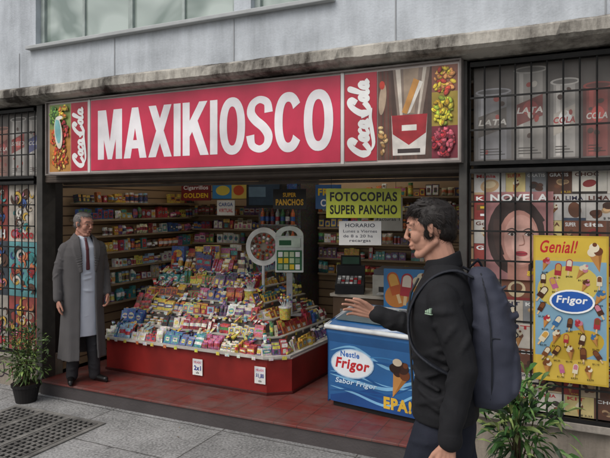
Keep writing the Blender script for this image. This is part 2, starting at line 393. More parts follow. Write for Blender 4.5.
def glassmat():
    m,nt,b=base_mat('window_glass'); L=nt.links
    tc=nt.nodes.new('ShaderNodeTexCoord'); n=nt.nodes.new('ShaderNodeTexNoise'); n.inputs['Scale'].default_value=1.5; n.inputs['Distortion'].default_value=1.2
    L.new(tc.outputs['Object'],n.inputs['Vector'])
    r=nt.nodes.new('ShaderNodeValToRGB'); r.color_ramp.elements[0].position=.38; r.color_ramp.elements[1].position=.62
    r.color_ramp.elements[0].color=(.16,.21,.18,1); r.color_ramp.elements[1].color=(.42,.48,.44,1)
    L.new(n.outputs['Fac'],r.inputs[0]); L.new(r.outputs[0],b.inputs['Base Color']); b.inputs['Roughness'].default_value=.12; setspec(b,.9)
    return m
g=MB(); g.box(-4.9,-2.64,.11,.12,3.4,4.9); g.box(-2.45,-1.8,.11,.12,3.4,4.9); g.obj('window_panes',glassmat(),B)
ld=MB(); n=520; prof=[(.02,2.80),(-.05,2.795),(-.13,2.81),(-.20,2.825),(-.228,2.845),(-.225,2.915),(-.205,2.93),(-.10,2.962),(.02,2.992)]
vs=[];r2=random.Random(5); chip=0; chip2=0
for i in range(n+1):
    x=-9+13*i/n
    jz=.004*math.sin(x*3.1)
    if r2.random()<.05: chip=r2.uniform(.008,.03)
    if r2.random()<.04: chip2=r2.uniform(.006,.02)
    chip*=.75; chip2*=.8
    for k,(y,z) in enumerate(prof):
        a=r2.uniform(-.0022,.0022); yy=y+(a if 1<=k<=7 else 0)+(chip if k in (3,4) else 0)+(chip2 if k in (5,6) else 0); zz=z+jz+(chip*.7 if k in (3,4) else 0)-(chip2*.7 if k in (5,6) else 0)+r2.uniform(-.0018,.0018)
        vs.append((x,yy,zz))
P_=len(prof); fs=[]
for i in range(n):
    for k in range(P_-1): a=i*P_+k; fs.append((a,a+1,a+1+P_,a+P_))
ld.add(vs,fs); ld.obj('concrete_ledge',wallmat('ledge_concrete',(.70,.68,.64),.42,3.5,.84,1.16,(.24,.22,.20)),B)
lf=MB()
lf.box(-9,-6.2,0.0,.3,0,2.79); lf.box(-6.2,-4.86,0.0,.3,0,.32)
lf.box(-.72,1.6,0.0,.3,0,.42); lf.box(1.6,4,0,.3,0,2.79)
lf.obj('plinth_walls',wallmat('plinth_stone',(.58,.54,.49),.3,7,.8,1.2),B)
si=MB(); si.box(-.74,1.6,-.05,.0,.40,.45); si.box(-6.2,-4.86,-.05,0,.30,.34)
bevel(si.obj('grille_sills',M_conc,B),.006)
dk=MB(); dk.box(-6.2,-4.86,.12,.3,.34,2.79); dk.box(-.72,1.6,.12,.3,.45,2.79); dk.obj('shop_window_backing',M_dark,B)
po=MB(); po.box(-4.84,-4.76,-.04,.12,0.0,2.79); po.box(-.79,-.735,-.04,.12,0.0,2.79)
bevel(po.obj('door_posts',mat('post_paint',(.25,.24,.225),.5,0,.4,.3,9),B),.005)
li=MB(); li.box(-4.76,-.79,.0,.2,2.035,2.79,(.25,.21,.18))
for i in range(4): li.box(-4.76,-.79,.21+.004*i,.235,1.99+.03*i,2.015+.03*i,(.34,.30,.27))
for i in range(3): li.box(-4.76,-.79,-.004+.001*i,-.0005,2.043+.021*i,2.06+.021*i,(.33,.29,.26))
li.obj('lintel_and_shutter',M_matte,B)
def tile(name,c1,c2,mo,bw,rh,ms=.006,rough=.45):
    m,nt,b=base_mat(name); L=nt.links
    tc=nt.nodes.new('ShaderNodeTexCoord'); br=nt.nodes.new('ShaderNodeTexBrick'); br.offset=0; br.inputs['Scale'].default_value=1
    br.inputs['Brick Width'].default_value=bw; br.inputs['Row Height'].default_value=rh; br.inputs['Mortar Size'].default_value=ms
    br.inputs['Color1'].default_value=(*lin(c1),1); br.inputs['Color2'].default_value=(*lin(c2),1); br.inputs['Mortar'].default_value=(*lin(mo),1)
    L.new(tc.outputs['Object'],br.inputs['Vector'])
    n=nt.nodes.new('ShaderNodeTexNoise'); n.inputs['Scale'].default_value=4; n.inputs['Detail'].default_value=8; n.inputs['Roughness'].default_value=.7; L.new(tc.outputs['Object'],n.inputs['Vector'])
    r=nt.nodes.new('ShaderNodeValToRGB'); e=r.color_ramp.elements; e[0].position=.40; e[0].color=(0,0,0,1); e[1].position=.68; e[1].color=(.7,.7,.7,1)
    L.new(n.outputs['Fac'],r.inputs[0]); mx=nt.nodes.new('ShaderNodeMix'); mx.data_type='RGBA'; mx.inputs[7].default_value=(.12,.10,.09,1)
    L.new(r.outputs[0],mx.inputs[0]); L.new(br.outputs[0],mx.inputs[6]); L.new(mx.outputs[2],b.inputs['Base Color']); b.inputs['Roughness'].default_value=rough
    return m
pf=MB(); pf.box(-4.76,-.79,-.06,3.0,0,.115); pf.obj('floor_slab',mat('step_stone',(.27,.25,.25),.7,bump=.3),B)
pt=MB(); pt.box(-4.76,-.79,-.075,3.0,.1155,.135); bevel(pt.obj('red_tiles',tile('red_tile',hx('662a25'),hx('70302a'),hx('44241f'),.2,.2,.004,.5),B),.004)
def slat():
    m,nt,b=base_mat('slat_wall'); L=nt.links
    tc=nt.nodes.new('ShaderNodeTexCoord'); sp=nt.nodes.new('ShaderNodeSeparateXYZ'); L.new(tc.outputs['Object'],sp.inputs[0])
    m1=nt.nodes.new('ShaderNodeMath'); m1.operation='FRACT'; m0=nt.nodes.new('ShaderNodeMath'); m0.operation='MULTIPLY'; m0.inputs[1].default_value=10
    L.new(sp.outputs['Z'],m0.inputs[0]); L.new(m0.outputs[0],m1.inputs[0])
    r=nt.nodes.new('ShaderNodeValToRGB'); e=r.color_ramp.elements; e[0].position=.0; e[0].color=(*lin(hx('503a2b')),1); e[1].position=.16; e[1].color=(*lin(hx('a88c6c')),1)
    e2=r.color_ramp.elements.new(.12); e2.color=(*lin(hx('503a2b')),1)
    L.new(m1.outputs[0],r.inputs[0]); L.new(r.outputs[0],b.inputs['Base Color']); b.inputs['Roughness'].default_value=.6
    return m
iw=MB(); iw.box(-4.95,-4.88,.3,2.6,.13,2.7); iw.box(-4.88,-.7,2.5,2.6,.13,2.7)
iw.box(-.8,-.7,.3,2.5,.13,2.7); iw.obj('interior_walls',slat(),B)
ic=MB(); ic.box(-4.95,-.7,.2,2.6,2.7,2.78); ic.obj('interior_ceiling',mat('ceiling_paint',(.75,.74,.7),.8),B)
tm,tn,tb=base_mat('lit_tube'); tb.inputs['Emission Color'].default_value=(1,.95,.86,1); tb.inputs['Emission Strength'].default_value=15
for (x,y) in ((-4.0,1.0),(-2.5,1.0),(-2.5,2.0)):
    E=empty('fluorescent_lamp',(x,y,2.62)); m=MB(); m.box(x-.64,x+.64,y-.04,y+.04,2.64,2.695,(.8,.8,.8)); m.box(x-.64,x-.615,y-.025,y+.025,2.58,2.6395,(.8,.8,.8)); m.box(x+.615,x+.64,y-.025,y+.025,2.58,2.6395,(.8,.8,.8)); m.obj('housing',M_matte,E)
    m=MB(); m.cap((x-.60,y,2.605),(x+.60,y,2.605),.015,.015,nu=10); m.obj('tube',tm,E,True)

# ============================================================ main sign
S=empty('shop_sign',(-2.69,-.06,2.44))
sb=MB(); sb.box(-4.61,-.77,-.10,-.02,2.11,2.78,(.62,.6,.58)); 
sg=MB(); ph=MB(); p=Panel(sg,(-4.61,-.1005,2.11),(1,0,0),(0,0,1),(0,-1,0),.0001)
W,H=3.84,.67
p.rect(0,0,W,H,hx('b8aca6')); 
CR=hx('b0263a'); MR=hx('c62a4c')
p.rect(.295,.02,.50,.65,CR); cola(p,.305,.04,.49,.63,WH)
p.rect(.51,.0,.535,.67,hx('d8d4d0')); p.rect(.545,.018,2.98,.652,MR)
block_letters(p,'MAXIKIOSCO',.63,.115,2.925,.555,hx('ece8ea'))
p.rect(2.985,.0,3.01,.67,hx('d8d4d0')); p.rect(3.015,.02,3.26,.65,CR); cola(p,3.03,.04,3.25,.63,WH)
rr=random.Random(3)
p=Panel(ph,(-4.61,-.1008,2.11),(1,0,0),(0,0,1),(0,-1,0),.00003)
p.rect(.02,.02,.292,.65,hx('b5803f')); p.rect(.02,.42,.292,.65,hx('8a9a58')); kf=p.k
def leafy(cx,cz,rx,rz,pal,n):
    for i in range(n):
        a=rr.uniform(0,6.28);q=rr.random()**.5; x=cx+rx*q*math.cos(a); z=cz+rz*q*math.sin(a); x=min(3.80,x); c0=jitter(rr.choice(pal),rr,.2)
        s_=rr.uniform(.012,.026); ro=rr.uniform(0,3); p.ell(x,z,s_,s_*.65,tuple(v*.6 for v in c0),ro,12); p.ell(x-.002,z+.003,s_*.85,s_*.5,c0,ro,12); p.ell(x-.004,z+.006,s_*.35,s_*.2,jitter(tuple(min(1,v*1.25) for v in c0),rr,.05),ro,8)
leafy(.155,.15,.10,.10,[hx('c8582a'),hx('d89a34'),hx('b8402a'),hx('e0b860')],90)
leafy(.10,.33,.055,.08,[hx('d8a83c'),hx('c8502a')],30); leafy(.22,.36,.055,.12,[hx('a83238'),hx('c84a40')],36)
leafy(.10,.54,.065,.08,[hx('4a7a3a'),hx('6a9a4a'),hx('86b04a')],42); leafy(.22,.57,.06,.06,[hx('d8b840'),hx('d87a3a')],30)
p.ell(.155,.38,.05,.15,hx('dcd4c4'),.12); p.ell(.15,.40,.036,.12,hx('7ab4b4'),.12); p.ell(.165,.52,.045,.018,hx('e4e0d4'),.1)
p.k=kf
p.rect(3.265,.02,3.825,.65,hx('4e3c34'))
p.poly([(3.265,.02),(3.40,.02),(3.34,.65),(3.265,.65)],hx('6e3a32'))
for i in range(14):
    x=3.27+.026*i; p.poly([(x,.02),(x+.02,.02),(x+.012,.65),(x-.004,.65)],jitter(hx('5a4238'),rr,.25))
p.rect(3.65,.47,3.825,.65,hx('8a5a4a')); p.rect(3.65,.24,3.825,.47,hx('a08a38')); p.rect(3.65,.02,3.825,.24,hx('7a2a38'))
p.poly([(3.375,.65),(3.64,.65),(3.565,.20),(3.42,.20)],hx('857468')); p.poly([(3.395,.65),(3.43,.65),(3.45,.24),(3.435,.24)],hx('cfc4b6')); p.poly([(3.59,.65),(3.615,.65),(3.55,.24),(3.54,.24)],hx('c4b8aa')); p.poly([(3.45,.65),(3.56,.65),(3.53,.34),(3.46,.34)],hx('a08c78'))
p.poly([(3.375,.05),(3.605,.05),(3.62,.33),(3.365,.33)],hx('d4cec6')); p.poly([(3.367,.33),(3.62,.33),(3.61,.2),(3.49,.12),(3.375,.2)],hx('a02830')); p.rect(3.41,.065,3.57,.095,hx('3a3030')); p.rect(3.44,.22,3.545,.26,hx('e0dcd4'))
p.poly([(3.44,.35),(3.475,.335),(3.565,.56),(3.525,.58)],hx('c88f4a')); p.poly([(3.48,.335),(3.50,.345),(3.59,.55),(3.565,.56)],hx('e4ded4')); p.ell(3.30,.45,.026,.11,hx('b8a088'),-.1); p.ell(3.297,.55,.02,.03,hx('c84030'),0)
kf=p.k; leafy(3.30,.16,.03,.10,[hx('c8a878'),hx('b08450')],18)
p.k=kf; leafy(3.735,.545,.07,.085,[hx('c84a3a'),hx('e09a5a'),hx('d8b83c')],70); leafy(3.735,.34,.07,.09,[hx('d8c83a'),hx('a0b43a'),hx('c8a02a')],70); leafy(3.735,.13,.07,.09,[hx('b8303a'),hx('d06070'),hx('8a2038')],70)
sb.obj('sign_box',M_matte,S); sg.obj('sign_face',M_print,S); ph.obj('sign_photos',M_photo,S)
rm=MB()
for z0,z1 in ((2.098,2.112),(2.778,2.79)): rm.box(-4.622,-.758,-.125,-.02,z0,z1,(.5,.47,.45))
for x0 in (-4.622,-.77): rm.box(x0,x0+.012,-.125,-.02,2.1125,2.7775,(.5,.47,.45))
rm.obj('rim',M_matte,S)

# ============================================================ grilles
def grille(name,x0,x1,segs,step=.085,hstep=.16):
    G=empty(name,((x0+x1)/2,-.03,1.4)); m=MB()
    for (z0,z1) in segs:
        nx=int(round((x1-x0)/step))
        for i in range(nx+1):
            x=x0+(x1-x0)*i/nx+rng.uniform(-.003,.003); m.cyl((x,-.03,z0),.0058,.0058,z1-z0,(.1,.1,.1),8)
        nz=max(1,int(round((z1-z0)/hstep)))
        for k in range(nz+1):
            z=z0+(z1-z0)*k/nz; m.box(x0,x1,-.045,-.037,z-.006,z+.006,(.1,.1,.1))
        m.box(x0,x1,-.047,-.013,z0-.02,z0,(.1,.1,.1)); m.box(x0,x1,-.047,-.013,z1,z1+.025,(.1,.1,.1))
    m.obj('bars',M_blackmetal,G); return G
grille('security_grille',-.715,1.58,[(.47,2.03),(2.10,2.745)],.095,.2)
grille('security_grille',-6.18,-4.87,[(.36,2.03),(2.10,2.745)],.095,.2)
def covers(name,x0,x1,z0,z1,seed,sc=1):
    r=random.Random(seed); E=empty(name,((x0+x1)/2,.03,(z0+z1)/2)); m=MB(); m.box(x0,x1,.02,.045,z0,z1,(.35,.33,.31))
    p=Panel(m,(0,.0195,0),(1,0,0),(0,0,1),(0,-1,0),.0001)
    z=z0
    while z<z1-.04:
        h=min(r.uniform(.11,.2)*sc,z1-z); x=x0
        while x<x1-.03:
            w=min(r.uniform(.1,.22)*sc,x1-x); cover(p,x+.001,z+.001,w-.002,h-.002,r); x+=w
        z+=h
    m.obj('printed_sheets',M_paper,E); return E
covers('magazine_posters',-.7,1.55,.47,2.03,4,1)
E=empty('graffiti_shutter_panel',(-5.5,.03,1.2)); m=MB(); m.box(-6.15,-4.88,.02,.045,.36,2.03,(.3,.3,.3)); p=Panel(m,(0,.0195,0),(1,0,0),(0,0,1),(0,-1,0),.00006)
r=random.Random(12); xa=-4.90
while xa>-6.1:
    for (za,zb) in ((.37,.9),(.905,1.45),(1.455,2.02)):
        p.k=1; x0=xa-.40; p.rect(x0,za,xa,zb,r.choice([hx('5fa0a4'),hx('38424c'),hx('b0a89e'),hx('9a4038'),hx('c8beb0')]))
        for i in range(30):
            cx=r.uniform(x0+.05,xa-.05);cz=r.uniform(za+.06,zb-.06); s_=r.uniform(.025,.075)
            cc=r.choice([hx('5a3524'),hx('d8c8b0'),hx('b03038'),hx('e4dcd0'),hx('3f9a9a'),hx('3a2a24'),hx('d07a50'),hx('c87a98'),hx('d8b04a'),hx('3a5a98')])
            a0=r.uniform(0,6); pts=[(min(xa-.01,max(x0+.01,cx+s_*(1-.1*q)*math.cos(a0+q*.7))),min(zb-.01,max(za+.01,cz+s_*(1-.1*q)*math.sin(a0+q*.7)))) for q in range(7)]
            p.stroke(pts,s_*.6,tuple(v*.45 for v in cc),True,0,1); p.stroke(pts,s_*.42,cc,True,0,1)
            if i%4==0: p.ell(cx,cz,s_*.6,s_*.45,jitter(cc,r,.3),a0,14)
        if r.random()<.5: p.text(r.choice(['FRESH','Choco','Helado']),x0+.04,za+.03,xa-.04,za+.12,r.choice([WH,RED,WH]),.03)
    xa-=.405
m.obj('painted_sheet',M_paper,E)
def cans(name,x0,x1,z0,z1,seed):
    r=random.Random(seed); E=empty(name,((x0+x1)/2,.03,(z0+z1)/2)); m=MB(); m.box(x0,x1,.02,.045,z0,z1,(.3,.29,.29))
    p=Panel(m,(0,.0195,0),(1,0,0),(0,0,1),(0,-1,0),.0001)
    p.rect(x0,z0,x1,z1,hx('5a5552')); x=x0+.01
    while x<x1-.15:
        p.k=3; w=r.uniform(.17,.25); c0=r.choice([hx('8a8a8e'),hx('a09c96'),hx('6c6c74'),hx('b0aca6'),hx('9a6a5c'),hx('8c3c38')]); hgt=r.uniform(.46,.60); xr=x+w-.015
        p.rect(x,z0+.02,xr,z0+hgt,tuple(q*.75 for q in c0)); p.rect(x+.02,z0+.02,xr-.03,z0+hgt,c0); p.rect(x+.035,z0+.03,x+.06,z0+hgt,tuple(min(1,q*1.25) for q in c0)); p.ell((x+xr)/2,z0+hgt,(xr-x)/2,.025,tuple(min(1,q*1.2) for q in c0)); p.ell((x+xr)/2,z0+hgt,(xr-x)/2-.015,.015,tuple(q*.7 for q in c0))
        k=r.choice([hx('9a3a36'),hx('3c4478'),hx('5a5450'),hx('7a2c2c'),hx('c8c0b4')]); zc=z0+hgt*r.uniform(.4,.6)
        p.poly([(x+.02,zc-.10),(xr-.03,zc-.04),(xr-.03,zc+.10),(x+.02,zc+.04)],k); p.ell((x+xr)/2,zc+.01,(xr-x)*.22,.05,tuple(min(1,q*1.4) for q in k))
        for q in range(5): p.ell(r.uniform(x+.04,xr-.05),r.uniform(z0+.06,z0+hgt-.05),r.uniform(.01,.025),r.uniform(.01,.02),r.choice([hx('4a3028'),hx('d8d0c4'),hx('a83a34')]),r.uniform(0,3),12)
        p.text(r.choice(['SPEED','ENERGY','COLA','UNO','LATA']),x+.02,zc-.02,xr-.03,zc+.02,hx('e0dcd4') if k[0]<.7 else RED,.03,False,.2)
        for q in range(3): p.rect(x+.03,z0+.05+.018*q,xr-.04-.02*q,z0+.056+.018*q,tuple(v*.5 for v in c0))
        x+=w
    m.obj('printed_sheets',M_fadedp,E)
cans('drink_posters',-.7,1.55,2.10,2.74,2); cans('drink_posters',-6.15,-4.88,2.10,2.74,6)
E=empty('face_poster',(-.40,.0,1.60)); m=MB(); m.box(-.62,-.20,.004,.008,1.32,1.90,(.7,.6,.6)); p=Panel(m,(-.62,.0035,1.32),(1,0,0),(0,0,1),(0,-1,0),.00012)
p.rect(0,0,.42,.58,hx('a87474')); p.ell(.19,.29,.18,.26,hx('2e1c1a')); p.rect(.14,.0,.27,.14,hx('b88070')); p.ell(.21,.27,.125,.19,hx('c08a7c')); p.ell(.222,.265,.105,.165,hx('d4a294')); p.ell(.235,.24,.07,.10,hx('deb0a2'))
p.stroke([(.07,.42),(.15,.49),(.27,.48),(.35,.38)],.05,hx('2e1c1a')); p.stroke([(.07,.40),(.07,.28),(.10,.16)],.04,hx('3a2420'))
for sx in (.168,.272): p.ell(sx,.302,.026,.013,hx('7a4a40')); p.ell(sx,.30,.024,.0095,hx('e8dcd4')); p.ell(sx,.30,.0105,.0095,hx('2a1a1a')); p.stroke([(sx-.034,.326),(sx,.338),(sx+.034,.322)],.008,hx('2a1a1a'),True,0,1); p.stroke([(sx-.028,.302),(sx,.313),(sx+.028,.301)],.005,hx('1a1010'))
p.stroke([(.236,.295),(.244,.24),(.212,.228)],.006,hx('a87464')); p.ell(.224,.175,.040,.016,hx('a83040')); p.stroke([(.184,.177),(.224,.172),(.264,.177)],.004,hx('4a1a20'))
p.text('NOVELA',.03,.515,.39,.565,WH,.03); p.text('gratis',.26,.03,.39,.07,YEL,.03); m.obj('sheet',M_paper,E)
E=empty('ice_cream_poster',(-.1,-.06,1.15)); m=MB(); m.box(-.315,.115,-.062,-.052,.70,1.62,(.8,.75,.3))
p=Panel(m,(-.315,-.0625,.70),(1,0,0),(0,0,1),(0,-1,0),.00006); w_,h_=.43,.92
p.rect(0,0,w_,h_,hx('c0a038')); p.rect(.012,.012,w_-.012,h_-.012,hx('cfb04a'))
p.rect(.012,.16,w_-.012,h_-.16,hx('7fa4b8')); p.ell(.2,.6,.18,.13,hx('cdb85a'),.3); p.ell(.25,.24,.16,.09,hx('c0a038'),.3)
p.rect(.012,h_-.14,w_-.012,h_-.012,hx('d0b040')); p.text('Genial!',.04,h_-.11,.26,h_-.03,RED,.02,False,.3)
cone(p,.36,.80,.13,hx('e0d4b8'),hx('6a3a20'),.2)
rr=random.Random(21)
for i,(x,z) in enumerate([(.07,.74),(.14,.71),(.21,.72),(.28,.70),(.06,.64),(.13,.62),(.30,.62),(.37,.64),(.06,.55),(.38,.55),(.05,.46),(.38,.46),(.07,.38),(.14,.38),(.21,.38),(.28,.37),(.36,.37),(.06,.28),(.13,.28),(.2,.28),(.28,.28),(.36,.28),(.07,.19),(.14,.19),(.21,.19),(.28,.19),(.36,.19),(.08,.09),(.16,.09),(.24,.09),(.33,.09)]):
    c1=rr.choice([hx('5b3220'),hx('a8303a'),hx('d8ccb0'),hx('b8628a'),hx('3a6a98'),hx('7a4a2a'),hx('4a2a1c')]); c2=rr.choice([hx('d8ccb0'),hx('c89a4a'),hx('7a4a2a'),hx('c07a8a')])
    (cone if i%3==0 else popsicle)(p,x+rr.uniform(-.01,.01),z+rr.uniform(-.01,.01),rr.uniform(.055,.08),c1,c2,rr.uniform(-.6,.6))
    p.text('$%d,%d0'%(rr.randint(1,5),rr.randint(0,9)),x-.02,z-.062,x+.018,z-.05,BLK,.02)
p.ell(.225,.51,.13,.075,WH); p.ell(.225,.51,.118,.064,hx('2a5aa8')); p.text('Frigor',.135,.485,.315,.545,WH,.03,False,.15)
m.obj('sheet',M_print,E)
for i,(x,z,w_,h_,t,cc) in enumerate(((.28,1.72,.2,.14,'RECARGA',hx('d0ccc4')),(-.62,.98,.12,.16,'ABIERTO',hx('c8b850')))):
    E=empty('paper_note',(x,-.052,z)); m=MB(); m.box(x,x+w_,-.052,-.050,z,z+h_,cc); p=Panel(m,(x,-.0525,z),(1,0,0),(0,0,1),(0,-1,0)); p.text(t,.015,h_*.6,w_-.015,h_*.85,RED,.02)
    for q in range(3): p.rect(.02,h_*(.12+.13*q),w_-.03-.02*q,h_*(.15+.13*q),(.3,.3,.3))
    m.obj('sheet',M_paper,E)
E=empty('graffiti_tag',(-5.3,-.002,.15)); m=MB(); p=Panel(m,(-5.75,-.0012,.03),(1,0,0),(0,0,1),(0,-1,0),.00005)
for pts,cc in (([(.0,.05),(.08,.22),(.13,.06),(.2,.2),(.24,.05)],hx('3a3038')),([(.28,.18),(.33,.05),(.4,.08),(.38,.2),(.3,.12),(.48,.07)],hx('3a3038')),([(.5,.2),(.55,.05),(.62,.22),(.68,.05),(.8,.16)],hx('7a2a3a'))): p.stroke(pts,.014,cc)
m.obj('paint',M_matte,E)

# ============================================================ candy display
C=empty('candy_display',(-3.4,.9,.13))
def tier(k):
    return [(-4.46+.04*k,.47+.155*k),(-2.58-.11*k,.43+.155*k),(-2.40-.155*k,.58+.145*k),(-2.34-.155*k,1.75),(-4.46+.04*k,1.75)]
bs=MB(); bs.prism([(-4.46,.5),(-2.56,.46),(-2.38,.60),(-2.33,1.75),(-4.46,1.75)],.1355,.46,hx('8c2420'))
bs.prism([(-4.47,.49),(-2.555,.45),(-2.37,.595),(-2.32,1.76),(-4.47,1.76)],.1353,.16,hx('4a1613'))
bs.prism([(-4.465,.495),(-2.556,.455),(-2.374,.597),(-2.324,1.755),(-4.465,1.755)],.445,.459,hx('c8b8ae'))
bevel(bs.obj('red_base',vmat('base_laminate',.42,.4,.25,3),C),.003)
sh=MB(); gd=MB(); rg=random.Random(17)
def Z(k): return .48+.125*k
sh.prism([(-4.48,.46),(-2.575,.42),(-2.385,.575),(-2.32,1.77),(-4.48,1.77)],.46,.48,(.75,.73,.70))
NT=6
for k in range(NT):
    if k>0:
        sh.prism(tier(k),Z(k-1)+.0005,Z(k)-.012,(.45,.42,.4)); 
        q=tier(k); e=.012; sh.prism([(q[0][0],q[0][1]-e),(q[1][0]+e*.4,q[1][1]-e),(q[2][0]+e,q[2][1]-e*.4),(q[3][0]+e,q[3][1]),q[4]],Z(k)-.0118,Z(k),(.72,.70,.66))
def pack(mb,o,t,nrm,w,h,d,c1,c2,c3,lean=.25,style=0):
    up=(V((0,0,1))*math.cos(lean)-nrm*math.sin(lean)); out=(nrm*math.cos(lean)+V((0,0,1))*math.sin(lean))
    M=Matrix(((t.x,out.x,up.x,o.x),(t.y,out.y,up.y,o.y),(t.z,out.z,up.z,o.z),(0,0,0,1)))
    def q(x0,z0,x1,z1,col,y): mb.add([M@V((x0,y,z0)),M@V((x1,y,z0)),M@V((x1,y,z1)),M@V((x0,y,z1))],[(0,1,2,3)],col)
    a=w/2-.003
    if style==4:   # pillow bag with crimped ends
        g=[];nu,nv=5,7
        for iz in range(nv):
            for ix in range(nu):
                u=ix/(nu-1)*2-1;v=iz/(nv-1)*2-1; bul=max(0,(1-u**4)*(1-abs(v)**3))
                g.append((u*w/2*(1-.05*(1-abs(v))),bul*d*.7,h/2+v*h/2))
        vs=[M@V(x) for x in g]+[M@V((x,-y-.001,z)) for x,y,z in g]
        for iz in range(nv-1):
            cc=c1 if iz in (0,nv-2) else (c2 if iz in (2,3) else c1)
            o0=iz*nu; mb.add([vs[i] for i in range(o0,o0+2*nu)],[(i,i+1,i+1+nu,i+nu) for i in range(nu-1)],cc)
            o1=o0+nu*nv; mb.add([vs[i] for i in range(o1,o1+2*nu)],[(i,i+nu,i+1+nu,i+1) for i in range(nu-1)],c1)
        return
    if style==5:   # jar / tube
        r_=min(w/2,.028); 
        for z0,z1,cc,k in ((0,.12,c1,1),(.12,.75,c2,1.0),(.2,.6,c3,1.03),(.75,.8,c2,.85),(.8,1,c1,.95)):
            mb.cyl((0,-r_,h*z0+.0004),r_*k,r_*k,h*(z1-z0)-.0004,cc,10,M)
        return
    mb.box(-w/2,w/2,-d,0,0,h,c1,M)
    if style==0:
        q(-a,h*.3,a,h*.72,c2,.0008); q(-a*.7,h*.42,a*.7,h*.6,c3,.0014)
    elif style==1:
        q(-a,h*.62,a,h*.95,c2,.0008); q(-a*.6,h*.12,a*.5,h*.5,c3,.0008)
    elif style==2:
        q(-a*.85,h*.1,a*.85,h*.9,c2,.0008); q(-a*.5,h*.3,a*.5,h*.7,c3,.0014); q(-a*.3,h*.45,a*.3,h*.55,c1,.002)
    else:
        n=12; vs=[M@V((a*.75*math.cos(2*math.pi*i/n),.0008,h*.52+min(a,h*.3)*.85*math.sin(2*math.pi*i/n))) for i in range(n)]
        mb.add(vs,[tuple(range(n))],c2); q(-a*.55,h*.46,a*.55,h*.58,c3,.0014)
def fill(mb,a,b,z,r,hr=(.075,.125),wr=(.045,.1),lean=.3,inset=.02,dr=(.012,.04),flip=1,rows=1,gap=.003,mess=1,styles=(0,1,2,3,4,4,4,5)):
    a=V((*a,0));b=V((*b,0)); t=(b-a); L=t.length; t.normalize(); nrm=V((t.y,-t.x,0))*flip
    x=0
    while x<L-.03:
        c1,c2,c3=r.choice(GC),r.choice(GC),r.choice(GC); w=r.uniform(*wr);h=r.uniform(*hr);d=r.uniform(*dr);st=r.choice(styles)
        ll=lean*r.uniform(.4,1.7) if mess else lean
        for _ in range(r.choice([1,1,2,2,3,4])):
            if x+w>L: break
            for rw in range(rows):
                hh=h*r.uniform(.85,1.12)
                if r.random()<.12*mess: hh*=.65
                o=a+t*(x+w/2)-nrm*(inset+rw*(d+.012)+r.uniform(0,.012*mess+.002))+V((0,0,z+.001+rw*.014))
                t2=(Matrix.Rotation(r.gauss(0,.11*mess+.02),3,'Z')@t); n2=V((t2.y,-t2.x,0))*flip
                pack(mb,o,t2,n2,w-gap,hh,d,jitter(c1,r,.08),c2,c3,ll+r.gauss(0,.07*mess),st)
            x+=w*r.uniform(.92,1.04)
        x+=r.uniform(0,.008)
        if L-x<wr[0]+.012: break
for k in range(NT):
    q=tier(k); hr=(.055,.135) if k<NT-1 else (.08,.19); wr=(.028,.105)
    fill(gd,q[0],q[1],Z(k),rg,hr,wr,rows=2 if k else 3); fill(gd,q[1],q[2],Z(k),rg,hr,wr,rows=2); fill(gd,q[2],q[3],Z(k),rg,hr,wr,rows=2)
    for e0,e1 in ((0,1),(1,2),(2,3)):
        a=V((*q[e0],0));b=V((*q[e1],0)); t=(b-a);L=t.length;t.normalize();nn=V((t.y,-t.x,0)); x=.05
        while x<L-.05:
            o=a+t*x+nn*.0135+V((0,0,Z(k)-.034)); col=rg.choice([hx('e2dfd6'),hx('e2dfd6'),hx('d0c04a'),hx('c86a3a')])
            ww=rg.uniform(.03,.05); gd.add([o,o+t*ww,o+t*ww+V((0,0,.03)),o+V((0,0,.03))],[(0,1,2,3)],col); x+=rg.uniform(.08,.25)
for i in range(200):
    k=rg.randint(0,4); q=tier(k); f=rg.random(); x=q[0][0]+(q[1][0]-q[0][0])*f; y=q[0][1]+.06+rg.uniform(0,.06); a=rg.uniform(-1.2,1.2); t=V((math.cos(a),math.sin(a),0))
    pack(gd,V((x,y,Z(k)+.085+rg.uniform(0,.03))),t,V((t.y,-t.x,0)),rg.uniform(.02,.05),rg.uniform(.05,.1),.014,rg.choice(GC),rg.choice(GC),rg.choice(GC),rg.uniform(.7,1.3),rg.choice([4,4,1]))
for i in range(60):
    x=rg.uniform(-4.22,-3.2); y=rg.uniform(1.3,1.7); a=rg.uniform(-.6,.6); t=V((math.cos(a),math.sin(a),0))
    pack(gd,V((x,y,Z(5)+.002+rg.choice([0,0,.08]))),t,V((t.y,-t.x,0)),rg.uniform(.06,.2),rg.uniform(.06,.2),rg.uniform(.05,.1),rg.choice(GC),rg.choice(GC),rg.choice(GC),rg.uniform(0,.15),rg.choice([0,1,2,3,4,5]))
sh.obj('stepped_shelves',M_matte,C); gd.obj('sweets_packs',M_goods,C)
for nm,(x,y,z) in (('lollipop_tub',(-3.05,1.0,Z(3))),('lollipop_tub',(-2.62,.93,Z(1)+.12)),('lollipop_tub',(-3.75,1.35,Z(5)+.002))):
    E=empty(nm,(x,y,z)); m=MB(); m.cyl((0,0,.0),.05,.06,.11,rg.choice([hx('b83038'),hx('c8b040'),hx('3a5a90')]),18); m.cyl((0,0,.1105),.064,.064,.012,WH,18)
    for i in range(26):
        a=rg.uniform(0,6.28); rr_=rg.uniform(0,.075); tz=rg.uniform(.17,.24); m.cap((rr_*.4*math.cos(a),rr_*.4*math.sin(a),.12),(rr_*math.cos(a),rr_*math.sin(a),tz),.0015,.0015,WH,None,6); m.sph((rr_*math.cos(a),rr_*math.sin(a),tz),.012,rg.choice(GC),None,8,6)
    m.obj('tub',M_goods,E,False,True)
